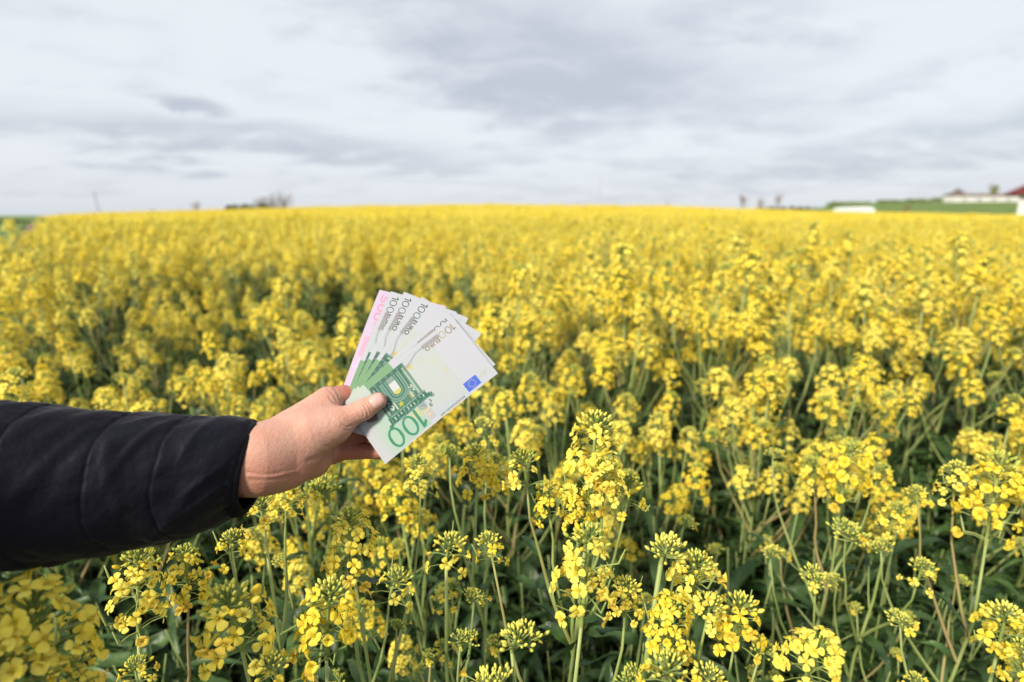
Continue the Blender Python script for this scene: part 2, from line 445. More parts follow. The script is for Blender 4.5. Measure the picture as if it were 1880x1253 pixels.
STEM_MATS = [M_STEM, M_BRANCH]
def plant_geom(rng, heads, leafy=1.0, stem_r=.0055):
    """heads: [(pos, kind, scale)] relative to the plant's base; first is the main one.
    returns stem builder, foliage builder, [(pos, dir, kind, variant, scale)]"""
    st, fo = MB(), MB(); out = []
    main_top = Vector(heads[0][0]); H = main_top.z
    mp = curve_pts((0, 0, 0), main_top, (rng.uniform(-.22, .22), rng.uniform(-.22, .22), 1), 10, .011, rng)
    st.tube(mp, [stem_r * (1.15 - .75 * i / 9) for i in range(10)], 7, 0)
    out.append((main_top, (mp[-1] - mp[-2]).normalized(), heads[0][1], rng.randrange(4), heads[0][2]))
    for (p, kind, sc) in heads[1:]:
        p = Vector(p)
        hd = math.hypot(p.x - main_top.x, p.y - main_top.y)
        f = max(.22, min(.86, (p.z - hd * 1.15 - rng.uniform(.05, .16)) / H))
        a = interp_path(mp, f)
        dr = (p - a); dr.z = max(dr.z, .05); dr = Vector((dr.x * 1.3, dr.y * 1.3, dr.z))
        bp = curve_pts(a, p, dr, 7, .003, rng)
        r0 = stem_r * .62
        st.tube(bp, [r0 * (1 - .55 * i / 6) for i in range(7)], 5, 1 if rng.random() < .3 else 0)
        out.append((p, (bp[-1] - bp[-2]).normalized(), kind, rng.randrange(4), sc))
        # clasping leaf in the fork
        if rng.random() < .9 * leafy:
            leaf(fo, a, (dr.x, dr.y, dr.z * .5), rng.uniform(.05, .10), rng.uniform(.014, .024), rng, .6, False, 0)
        if rng.random() < .6:
            leaf(fo, interp_path(bp, rng.uniform(.3, .7)), (rng.uniform(-1, 1), rng.uniform(-1, 1), .6), rng.uniform(.025, .05), rng.uniform(.007, .012), rng, .3, False, 0)
    for i in range(int(9 * leafy)):                      # small narrow leaves and side shoots high on the stem
        f = rng.uniform(.42, .9); a = rng.uniform(0, 6.28); q = interp_path(mp, f); d = Vector((math.cos(a), math.sin(a), rng.uniform(.4, 1.3)))
        if rng.random() < .4:
            e = q + d.normalized() * rng.uniform(.05, .13); st.tube([q, (q + e) / 2 + Vector((0, 0, -.004)), e + Vector((0, 0, .012))], [.0016, .0013, .0010], 4, 0); q = e
        leaf(fo, q, d, rng.uniform(.035, .085), rng.uniform(.009, .020), rng, rng.uniform(.3, .9), False, 0)
    nlv = int(11 * leafy)
    for i in range(nlv):
        f = .06 + .62 * i / max(1, nlv)
        a = i * 2.4 + rng.uniform(-.5, .5)
        big = 1 - f
        leaf(fo, interp_path(mp, f), (math.cos(a), math.sin(a), rng.uniform(.1, .6)), (.09 + .17 * big) * rng.uniform(.8, 1.2), (.03 + .065 * big) * rng.uniform(.8, 1.2), rng, rng.uniform(.5, 1.0), big > .5, 0)
    return st, fo, out

def rand_heads(rng, H, style):
    """head layout for a random plant: style 'yellow', 'mixed', 'bud'"""
    n = {'yellow': rng.randint(8, 11), 'mixed': rng.randint(7, 9), 'bud': rng.randint(6, 8)}[style]
    ks = {'yellow': 'YYLYFY', 'mixed': 'FSLBYY', 'bud': 'BBBSBB'}[style]
    lean = (rng.uniform(-.12, .12), rng.uniform(-.12, .12))
    hs = [((lean[0], lean[1], H), rng.choice('YL' if style != 'bud' else 'SB'), rng.uniform(1.15, 1.4) if style != 'bud' else 1.0)]
    for i in range(n):
        a = i * 2.4 + rng.uniform(-.4, .4); r = rng.uniform(.035, .12) if i % 3 else rng.uniform(.10, .20)
        z = H - (rng.uniform(.0, .10) + r * .55 if i % 3 else rng.uniform(.10, .30))
        hs.append(((lean[0] + r * math.cos(a), lean[1] + r * math.sin(a), z), rng.choice(ks), rng.uniform(.85, 1.3) if style != 'bud' else rng.uniform(.65, 1.0)))
    return hs

def add_plant_parts(root, st, fo, heads, detail=False):
    ch = []
    ch.append(link('stem', st.data('stem', STEM_MATS), root))
    if fo.n: ch.append(link('foliage', fo.data('foliage', [M_LEAF]), root))
    for (p, d, kind, v, sc) in heads:
        hd = HEADS[kind][v]
        M = Matrix.Translation(p) @ look(d, (p.x * 977) % 6.28) @ Matrix.Scale(sc, 4)
        if detail:
            o = link('flower_head', hd[1], root); o.matrix_local = M
            link('buds', hd[2], o)
            if len(hd[3].vertices): link('blossoms', hd[3], o)
        else:
            o = link('flower_head', hd[0], root); o.matrix_local = M
        ch.append(o)
    return ch

# ------------------------------------------------------------------ foreground plants, each modelled on one in the photograph
# (lean, [(px, py, depth, kind, scale)...], label)
HERO = [
    ((.00, .02), [(1085, 778, .645, 'L', 1.3), (1110, 850, .63, 'Y', .9), (1060, 905, .66, 'F', .8), (968, 846, .68, 'S', 1.0), (1152, 884, .66, 'S', .95), (1010, 900, .70, 'F', .8)], 'tallest foreground rapeseed plant with open buds at its tip, below right of the banknotes'),
    ((-.02, .03), [(1072, 985, .560, 'L', 1.15), (1150, 1075, .60, 'F', .75), (905, 995, .64, 'S', .75)], 'rapeseed plant whose dense blossoms hang in front of the tallest stem'),
    ((-.09, .02), [(1215, 1005, .575, 'B', 1.15), (1275, 1025, .59, 'F', 1.05), (1255, 955, .9, 'B', .9)], 'slanting thick-stemmed rapeseed plant with a bud dome beside a full bloom'),
    ((-.02, .02), [(1228, 1115, .565, 'Y', .9), (1355, 1112, .60, 'F', 1.05), (1300, 1100, .58, 'S', .8), (1395, 1190, .62, 'B', .8)], 'rapeseed plant with three yellow heads in a row below the slanting stem'),
    ((.00, .01), [(1486, 1178, .545, 'Y', 1.05)], 'single stem with one round dense yellow head standing over the dark gap'),
    ((-.01, .02), [(432, 1092, .545, 'F', 1.35), (505, 1215, .56, 'S', .9), (250, 1225, .58, 'S', .7)], 'rapeseed plant with a wide flat-topped bloom just below the jacket cuff'),
    ((.01, .02), [(586, 1045, .575, 'L', 1.2), (712, 1060, .62, 'S', .9)], 'rapeseed plant with a tall drooping bloom below the wrist'),
    ((.02, .03), [(642, 925, .640, 'L', 1.1), (602, 890, .70, 'B', 1.2), (770, 850, .78, 'F', .9)], 'rapeseed plant rising right under the palm of the hand'),
    ((-.01, .01), [(232, 1030, .58, 'L', 1.0), (330, 1005, .62, 'L', .85)], 'two-armed rapeseed plant with loose old blossoms under the sleeve'),
    ((-.02, -.03), [(52, 1115, .43, 'Y', 1.35), (15, 1190, .42, 'Y', 1.1), (125, 1225, .46, 'F', .8)], 'big blurred rapeseed bloom nearest the lens, in the bottom corner'),
    ((.01, .02), [(940, 1168, .575, 'B', 1.2), (905, 1250, .56, 'B', 1.1)], 'rapeseed plant with round heads of closed green buds, left of the hanging blossoms'),
    ((.02, .03), [(818, 990, .68, 'S', 1.0), (845, 1165, .66, 'B', .8), (870, 1090, .72, 'B', .7)], 'small rapeseed plant with few flowers between the wrist and the tallest plant'),
    ((.00, .02), [(1848, 1120, .74, 'F', 1.25), (1880, 1190, .70, 'F', 1.0), (1655, 1130, .80, 'B', .9)], 'rapeseed plant with yellow heads at the lower edge of the dark gap'),
    ((-.02, .02), [(1840, 850, .84, 'L', 1.5), (1760, 860, .88, 'F', 1.0), (1690, 900, .9, 'S', .8), (1620, 1000, .9, 'B', .9)], 'large many-headed rapeseed plant at the frame edge above the dark gap'),
    ((-.02, .02), [(875, 835, .80, 'F', 1.1), (910, 850, .84, 'F', .9), (825, 825, .90, 'B', 1.0), (890, 780, .95, 'S', .9)], 'rapeseed plant with paired heads close below the corner of the front banknote'),
    ((.01, .02), [(1235, 1215, .54, 'S', 1.2), (1290, 1235, .55, 'S', .9), (1170, 1240, .56, 'B', .8)], 'low rapeseed plant under the row of three yellow heads'),
    ((.00, .03), [(1560, 800, 1.00, 'L', 1.5), (1500, 850, 1.05, 'F', 1.1), (1610, 860, 1.02, 'F', 1.0), (1420, 830, 1.1, 'B', .9)], 'broad yellow-headed rapeseed plant standing behind the dark gap'),
    ((.00, .03), [(1640, 930, .92, 'F', 1.0), (1555, 965, .85, 'B', 1.3), (1500, 1045, .80, 'B', 1.0), (1415, 1010, .95, 'B', .9), (1690, 1035, .84, 'S', .9)], 'bud-headed rapeseed plant with a thick pale stem inside the dark gap'),
    ((.00, .02), [(480, 925, .68, 'S', .9), (420, 990, .66, 'S', .8), (520, 900, .74, 'F', .8)], 'rapeseed plant showing between the cuff and the underside of the wrist'),
]
hero_xy = []
def build_heroes():
    for i, (lean, hs, label) in enumerate(HERO):
        rng = random.Random(100 + i)
        tops = [W(px, py, d) for (px, py, d, k, s) in hs]
        bx, by = tops[0][0] + lean[0], tops[0][1] + lean[1]
        bz = float(ground_z(bx, by)); hero_xy.append((bx, by))
        root = empty('rapeseed_plant', (bx, by, bz), label, 'rapeseed plant', 'rapeseed plants in the foreground')
        rel = []
        for (px, py, d, k, s), t in zip(hs, tops):
            Hh = HEADS[k][0][5] * s
            rel.append(((t[0] - bx, t[1] - by, t[2] - bz - Hh), k, s))
        for _ in range(rng.randint(3, 5)):
            q = rel[rng.randrange(len(rel))][0]; a_ = rng.uniform(0, 6.28); r_ = rng.uniform(.05, .13)
            rel.append(((q[0] + r_ * math.cos(a_), q[1] + r_ * math.sin(a_), q[2] - rng.uniform(.09, .34)), rng.choice('BBS'), rng.uniform(.5, .8)))
        st, fo, out = plant_geom(rng, rel, 1.0, .0048 if i != 2 else .0062)
        add_plant_parts(root, st, fo, out, detail=True)
build_heroes()

# ------------------------------------------------------------------ near field: copies of prototypes, one object per plant
STYLES = [('yellow', 1.22), ('yellow', 1.28), ('yellow', 1.16), ('yellow', 1.22), ('mixed', 1.18), ('mixed', 1.12), ('mixed', 1.22), ('bud', .92), ('bud', .84), ('bud', .98)]
KIND_TXT = {'yellow': 'full-blooming', 'mixed': 'half-open', 'bud': 'green-budded'}
PROTO = []
def make_protos():
    for i, (style, H) in enumerate(STYLES):
        rng = random.Random(500 + i)
        PROTO.append((style, H, plant_geom(rng, rand_heads(rng, H, style), 1.0 if style != 'bud' else 1.15)))
make_protos()

def zone(px, py):
    if px < 640:
        return 'low beside the sleeve' if py > 700 else 'close behind the hand' if py > 610 else 'well behind the hand'
    if px < 930:
        return 'hidden low under the banknotes' if py > 760 else 'behind the banknotes' if py > 560 else 'above the banknotes'
    rank = 'first rank' if py > 760 else 'second rank' if py > 640 else 'rear ranks'
    return rank + (' right of the banknotes' if px < 1250 else ' behind the dark gap' if px < 1560 else ' past the dark gap')
ORD = ['leftmost', 'second', 'third', 'fourth', 'fifth', 'sixth', 'seventh', 'eighth', 'ninth', 'tenth', 'eleventh', 'twelfth'] + ['%dth' % k for k in range(13, 60)]

def to_px(p):
    d = np.array(p) - np.array([0, 0, CAMZ])
    up = d[2] * CP + d[1] * SP; dep = d[1] * CP - d[2] * SP
    return 940 + d[0] / dep * FPX, 626.5 - up / dep * FPX, dep

def patch(x, y):
    return noise.noise(Vector((x * .55, y * .42, 3.3))) * .8 + noise.noise(Vector((x * 1.7, y * 1.3, 9.1))) * .35

def scatter_near():
    rng = random.Random(4)
    pts = []
    y = .52
    cell = .235
    while y < 17:
        xw = .95 * (y * CP + .45 * SP) + .35
        x = -xw
        while x < xw:
            px_, py_ = x + rng.uniform(-.5, .5) * cell, y + rng.uniform(-.5, .5) * cell
            x += cell
            if px_ < field_left(py_) + .1 and py_ > 1.0: continue
            if any((px_ - hx) ** 2 + (py_ - hy) ** 2 < .075 ** 2 for hx, hy in hero_xy): continue
            pts.append((px_, py_))
        y += cell
    pts.sort(key=lambda p: p[1] + .12 * abs(p[0]))
    near, far = [], []
    for (x, y) in pts:
        pt = patch(x, y)
        gap = (x > .05 and y < 1.10 + .10 * x) or (y < 1.0)
        r = rng.random()
        if gap:
            H = rng.uniform(.62, .90) if y < .8 else rng.uniform(.72, .98); idx = rng.choice([7, 8, 9])
            if y < 1.0 and rng.random() < .5: continue
        elif y < 1.42 + .1 * x:
            H = rng.uniform(.98, 1.13); idx = rng.choice([4, 5, 6, 0, 2, 5, 4])
        else:
            idx = rng.choice([0, 1, 2, 3, 0, 1, 2, 3, 4, 6]) if r < .82 - .25 * (pt < -.15) else rng.choice([4, 5, 6, 7, 9])
            H = 1.22 + .17 * pt + rng.gauss(0, .065) - .10 * (y < 1.6) - .20 * (pt < -.25)
            if pt < -.32 and rng.random() < .5: continue
        (near if len(near) < 281 else far).append((x, y, idx, H, rng.uniform(0, 6.283), rng.gauss(0, .075), rng.gauss(0, .075)))
    return near, far
NEAR, FARPTS = scatter_near()

LABELS = {}
def make_labels():
    cls = {}
    for (x, y, idx, H, *_r) in NEAR:
        px, py, _ = to_px((x, y, float(ground_z(x, y)) + H))
        hh = 'tall' if H > 1.25 else 'short' if H < 1.0 else 'mid-height'
        cls.setdefault((hh, KIND_TXT[PROTO[idx][0]], zone(px, py)), []).append((px, (x, y)))
    for (hh, kt, zn), l in cls.items():
        l.sort()
        for k, (_, key) in enumerate(l):
            LABELS[key] = f"{hh} {kt} rapeseed plant, {zn}" if len(l) == 1 else f"{ORD[k]} {hh} {kt} rapeseed plant from the left, {zn}" if k else f"leftmost {hh} {kt} rapeseed plant, {zn}"
make_labels()
def place_near():
    proto_objs = {}
    for (x, y, idx, H, rz, tx, ty) in NEAR:
        style, H0, (st, fo, heads) = PROTO[idx]
        z = float(ground_z(x, y)); s = H / H0
        ppx = to_px((x, y, z + H))
        label = LABELS[(x, y)]
        grp = 'rapeseed plants of the near field'
        if idx not in proto_objs:
            root = empty('rapeseed_plant', (0, 0, 0), label, 'rapeseed plant', grp)
            ch = add_plant_parts(root, st, fo, heads)
            proto_objs[idx] = (root, ch)
            r = root
        else:
            root, ch = proto_objs[idx]
            r = root.copy(); COL.objects.link(r); r['label'] = label
            for c in ch:
                d = c.copy(); COL.objects.link(d); d.parent = r
        r.location = (x, y, z); r.rotation_euler = (tx, ty, rz); r.scale = (s, s, s)
place_near()

# ------------------------------------------------------------------ the rest of the field: one object, instanced
def field_stuff():
    src = bpy.data.collections.new('field_sources')
    mats = HEAD_MATS + [M_BRANCH, M_LEAF]
    n_p = 0
    simple_heads = {}
    for kind in 'FLBSY':
        for v in range(2):
            ra, bu, bl, H = head_parts(kind, 20 + v, True)
            al = MB()
            for b in (ra, bu, bl): al.add(*b.arr())
            simple_heads[(kind, v)] = al.arr()
    for i, (style, H, (st, fo, heads)) in enumerate(PROTO):
        mb = MB()
        a = st.arr(); mb.add(a[0], a[1], [4 if k == 0 else 5 for k in a[2]])
        a = fo.arr(); mb.add(a[0], a[1], 6)
        for (p, d, kind, v, sc) in heads:
            mb.addt(simple_heads[(kind, v % 2)], Matrix.Translation(p) @ look(d) @ Matrix.Scale(sc, 4))
        o = bpy.data.objects.new('source_%02d' % i, mb.data('rapeseed_mid', mats)); src.objects.link(o)
    # far tiles, 2 m square
    nprot = len(PROTO)
    for t in range(5):
        rng = random.Random(900 + t); mb = MB(); V = []; F = []; Mi = []
        def quad(c, s, n, m):
            n = Vector(n).normalized(); a = n.orthogonal().normalized(); b = n.cross(a); r = rng.uniform(0, 3)
            a, b = a * math.cos(r) + b * math.sin(r), b * math.cos(r) - a * math.sin(r)
            k = len(V); c = Vector(c)
            for (u, w) in ((-1, -.6), (.3, -1), (1, .5), (-.4, 1)): V.append(tuple(c + a * u * s + b * w * s))
            F.append((k, k + 1, k + 2, k + 3)); Mi.append(m)
        for k in range(64):
            cx, cy_ = rng.uniform(-1.05, 1.05), rng.uniform(-1.05, 1.05); H = rng.gauss(1.22, .08)
            for h in range(8):
                a = rng.uniform(0, 6.28); r = rng.uniform(.0, .11)
                hp = Vector((cx + r * math.cos(a), cy_ + r * math.sin(a), H - r * .5 - rng.uniform(0, .13)))
                n_ = 9
                for q in range(n_):
                    d = Vector((rng.gauss(0, 1), rng.gauss(0, 1), rng.uniform(-.2, 1.3))).normalized()
                    quad(hp + Vector((d.x * .027, d.y * .027, d.z * .04 - (.03 if q % 3 == 0 else 0))), rng.uniform(.009, .014), d, 0 if q else (2 if rng.random() < .7 else 0))
            for h in range(5):
                a = rng.uniform(0, 6.28)
                quad((cx + .08 * math.cos(a), cy_ + .08 * math.sin(a), H * rng.uniform(.45, .88)), rng.uniform(.03, .06), (math.cos(a), math.sin(a), rng.uniform(0, 1.5)), 6)
            k0 = len(V); V.extend([(cx - .006, cy_, .2), (cx + .006, cy_, .2), (cx + .004, cy_, H * .95), (cx - .004, cy_, H * .95)]); F.append((k0, k0 + 1, k0 + 2, k0 + 3)); Mi.append(4)
        o = bpy.data.objects.new('source_%02d' % (nprot + t), mesh_data('rapeseed_far', V, F, mats, Mi, False)); src.objects.link(o)
    P = []; VA = []; RO = []; SCL = []
    for (x, y, idx, H, rz, tx, ty) in FARPTS:
        if y > 16.2: continue
        z = float(ground_z(x, y)); P.append((x, y, z)); VA.append(idx); RO.append((tx, ty, rz)); SCL.append(H / PROTO[idx][1])
    rng = random.Random(77)
    y = 17.0
    while y < 77:
        xw = .98 * y + 3; x = -xw
        while x < xw:
            if x > field_left(y) + 2.0:
                z = float(ground_z(x, y)); P.append((x, y, z)); VA.append(nprot + rng.randrange(5)); RO.append((0, 0, rng.randrange(4) * math.pi / 2)); SCL.append(1.0 + .13 * patch(x * .6, y * .6))
            x += 2.0
        y += 2.0
    me = bpy.data.meshes.new('rapeseed_field'); me.from_pydata(P, [], [])
    a = me.attributes.new('variant', 'INT', 'POINT'); a.data.foreach_set('value', np.array(VA, np.int32))
    a = me.attributes.new('rot', 'FLOAT_VECTOR', 'POINT'); a.data.foreach_set('vector', np.array(RO, np.float32).ravel())
    a = me.attributes.new('scl', 'FLOAT', 'POINT'); a.data.foreach_set('value', np.array(SCL, np.float32))
    o = link('rapeseed_field', me)
    setp(o, 'wide field of blooming yellow rapeseed stretching to the horizon', 'rapeseed field', None, 'stuff')
    gn_instance(o, src)

def gn_instance(o, src):
    ng = bpy.data.node_groups.new('scatter', 'GeometryNodeTree')
    ng.interface.new_socket('Geometry', in_out='INPUT', socket_type='NodeSocketGeometry')
    ng.interface.new_socket('Geometry', in_out='OUTPUT', socket_type='NodeSocketGeometry')
    gi = ng.nodes.new('NodeGroupInput'); go = ng.nodes.new('NodeGroupOutput')
    ci = ng.nodes.new('GeometryNodeCollectionInfo'); ci.inputs['Collection'].default_value = src
    ci.inputs['Separate Children'].default_value = True; ci.inputs['Reset Children'].default_value = True
    ip = ng.nodes.new('GeometryNodeInstanceOnPoints')
    def na(name, typ):
        n = ng.nodes.new('GeometryNodeInputNamedAttribute'); n.data_type = typ; n.inputs['Name'].default_value = name
        return n.outputs['Attribute']
    mp_ = ng.nodes.new('GeometryNodeMeshToPoints'); ng.links.new(gi.outputs[0], mp_.inputs[0])
    ng.links.new(mp_.outputs[0], ip.inputs['Points'])
    ng.links.new(ci.outputs[0], ip.inputs['Instance']); ip.inputs['Pick Instance'].default_value = True
    ng.links.new(na('variant', 'INT'), ip.inputs['Instance Index'])
    ng.links.new(na('rot', 'FLOAT_VECTOR'), ip.inputs['Rotation'])
    ng.links.new(na('scl', 'FLOAT'), ip.inputs['Scale'])
    ng.links.new(ip.outputs[0], go.inputs[0])
    md = o.modifiers.new('scatter', 'NODES'); md.node_group = ng
field_stuff()

def undergrowth():
    src = bpy.data.collections.new('undergrowth_sources')
    for t in range(4):
        rng = random.Random(60 + t); mb = MB()
        for k in range(9):
            a = k * 2.4 + rng.uniform(-.4, .4)
            leaf(mb, (rng.uniform(-.03, .03), rng.uniform(-.03, .03), rng.uniform(.0, .34)), (math.cos(a), math.sin(a), rng.uniform(.3, 1.1)), rng.uniform(.14, .26), rng.uniform(.05, .10), rng, rng.uniform(.5, 1.1), rng.random() < .6, 0)
        mb.tube([(0, 0, 0), (0, 0, .4)], [.004, .002], 4, 0)
        o = bpy.data.objects.new('clump_%02d' % t, mb.data('leaf_clump', [M_LEAF])); src.objects.link(o)
    for t in range(5):
        rng = random.Random(160 + t); mb = MB()
        for b in range(3):
            bx, by = rng.uniform(-.06, .06), rng.uniform(-.06, .06); pts = curve_pts((bx, by, 0), (bx * 3, by * 3, rng.uniform(.55, .82)), (rng.uniform(-.3, .3), rng.uniform(-.3, .3), 1), 8, .012, rng)
            mb.tube(pts, [.0032, .003, .003, .0027, .0025, .002, .0016, .0012], 5, 1)
            for k in range(15):
                a = rng.uniform(0, 6.28); f = rng.uniform(.25, 1)
                leaf(mb, interp_path(pts, f), (math.cos(a), math.sin(a), rng.uniform(.2, 1.2)), rng.uniform(.05, .13), rng.uniform(.012, .034), rng, rng.uniform(.3, 1.0), False, 0)
        o = bpy.data.objects.new('clump_%02d' % (4 + t), mb.data('leaf_clump', [M_LEAF, M_STEM])); src.objects.link(o)
    rng = random.Random(8); P, VA, RO, SCL = [], [], [], []
    for k in range(2600):
        y = rng.uniform(.5, 7) if k % 3 else rng.uniform(.5, 2.6)
        x = rng.uniform(-1, 1) * (.95 * y + .7)
        if x < field_left(y) and y > 1: continue
        P.append((x, y, 0)); VA.append(4 + rng.randrange(5)); RO.append((rng.gauss(0, .12), rng.gauss(0, .12), rng.uniform(0, 6.28))); SCL.append(rng.uniform(.7, 1.12) * (.92 if y < 1 else 1.05))
    for k in range(1500):
        y = rng.uniform(.35, 6) if k % 2 else rng.uniform(.35, 2.6)
        x = rng.uniform(-1, 1) * (.95 * y + .7)
        if x < field_left(y): continue
        P.append((x, y, 0)); VA.append(rng.randrange(4)); RO.append((rng.uniform(-.2, .2), rng.uniform(-.2, .2), rng.uniform(0, 6.28))); SCL.append(rng.uniform(.8, 1.5))
    me = bpy.data.meshes.new('undergrowth'); me.from_pydata(P, [], [])
    a = me.attributes.new('variant', 'INT', 'POINT'); a.data.foreach_set('value', np.array(VA, np.int32))
    a = me.attributes.new('rot', 'FLOAT_VECTOR', 'POINT'); a.data.foreach_set('vector', np.array(RO, np.float32).ravel())
    a = me.attributes.new('scl', 'FLOAT', 'POINT'); a.data.foreach_set('value', np.array(SCL, np.float32))
    o = link('undergrowth', me); setp(o, 'dark green rapeseed leaves filling the ground between the stems', 'leaves', None, 'stuff')
    gn_instance(o, src)
undergrowth()

# ------------------------------------------------------------------ the banknotes
FL = 1.0
ON = cs(665, 760, .595)                    # pinch point, camera space
G = .33 * np.array([.64, -.77])
NRM = np.array([-G[0], -G[1], 1.0]); NRM /= np.linalg.norm(NRM)

def ray_plane(px, py, off):
    d = cs(px, py, 1.0); o = ON + NRM * off
    return d * (o @ NRM) / (d @ NRM)

# paper material: printed colours are held per point of the sheet
def paper_mat():
    m = bpy.data.materials.new('banknote_paper'); m.use_nodes = True; t = m.node_tree; b = t.nodes['Principled BSDF']
    at = N(t, 'ShaderNodeVertexColor'); at.layer_name = 'print'
    tc = N(t, 'ShaderNodeTexCoord'); n = N(t, 'ShaderNodeTexNoise'); n.inputs['Scale'].default_value = 900; n.inputs['Detail'].default_value = 3
    L(t, tc.outputs['Object'], n.inputs['Vector'])
    c = mixc(t, mth(t, 'MULTIPLY', n.outputs['Fac'], .22), at.outputs[0], (.72, .72, .72), 'MULTIPLY')
    L(t, c, b.inputs['Base Color']); b.inputs['Roughness'].default_value = .6; b.inputs['Specular IOR Level'].default_value = .12
    bp = N(t, 'ShaderNodeBump'); bp.inputs['Strength'].default_value = .12; bp.inputs['Distance'].default_value = .0003
    L(t, n.outputs['Fac'], bp.inputs['Height']); L(t, bp.outputs[0], b.inputs['Normal'])
    return m
M_PAPER = paper_mat()
def ink(name, c, rough=.6, metal=0): 
    m = mat(name, c, rough, .25); m.node_tree.nodes['Principled BSDF'].inputs['Metallic'].default_value = metal; return m
I_GREEN = ink('ink_green', (.018, .16, .085)); I_DARK = ink('ink_dark', (.04, .06, .05)); I_BROWN = ink('ink_brown', (.17, .13, .09))
I_BLUE = ink('ink_blue', (.035, .085, .42)); I_YEL = ink('ink_yellow', (.52, .48, .12)); I_LGREEN = ink('ink_light_green', (.24, .36, .17))
I_PINK = ink('ink_pink', (.44, .21, .32)); I_FOIL = ink('silver_foil', (.30, .29, .30), .6, .0); I_STAR = ink('ink_star', (.50, .38, .10)); I_MAUVE = ink('ink_mauve', (.14, .085, .10))
I_OLIVE = ink('ink_olive', (.17, .19, .12)); I_GREY = ink('ink_grey', (.36, .33, .34)); I_SIG = ink('ink_signature', (.38, .42, .47))

def hashn(a, b, s=0):
    return np.abs(np.modf(np.sin(a * 127.1 + b * 311.7 + s * 74.7) * 43758.5453)[0])
def vnoise(u, v, sc, s=0):
    x, y = u / sc, v / sc; xi, yi = np.floor(x), np.floor(y); fx, fy = x - xi, y - yi
    fx, fy = fx * fx * (3 - 2 * fx), fy * fy * (3 - 2 * fy)
    return (hashn(xi, yi, s) * (1 - fx) + hashn(xi + 1, yi, s) * fx) * (1 - fy) + (hashn(xi, yi + 1, s) * (1 - fx) + hashn(xi + 1, yi + 1, s) * fx) * fy

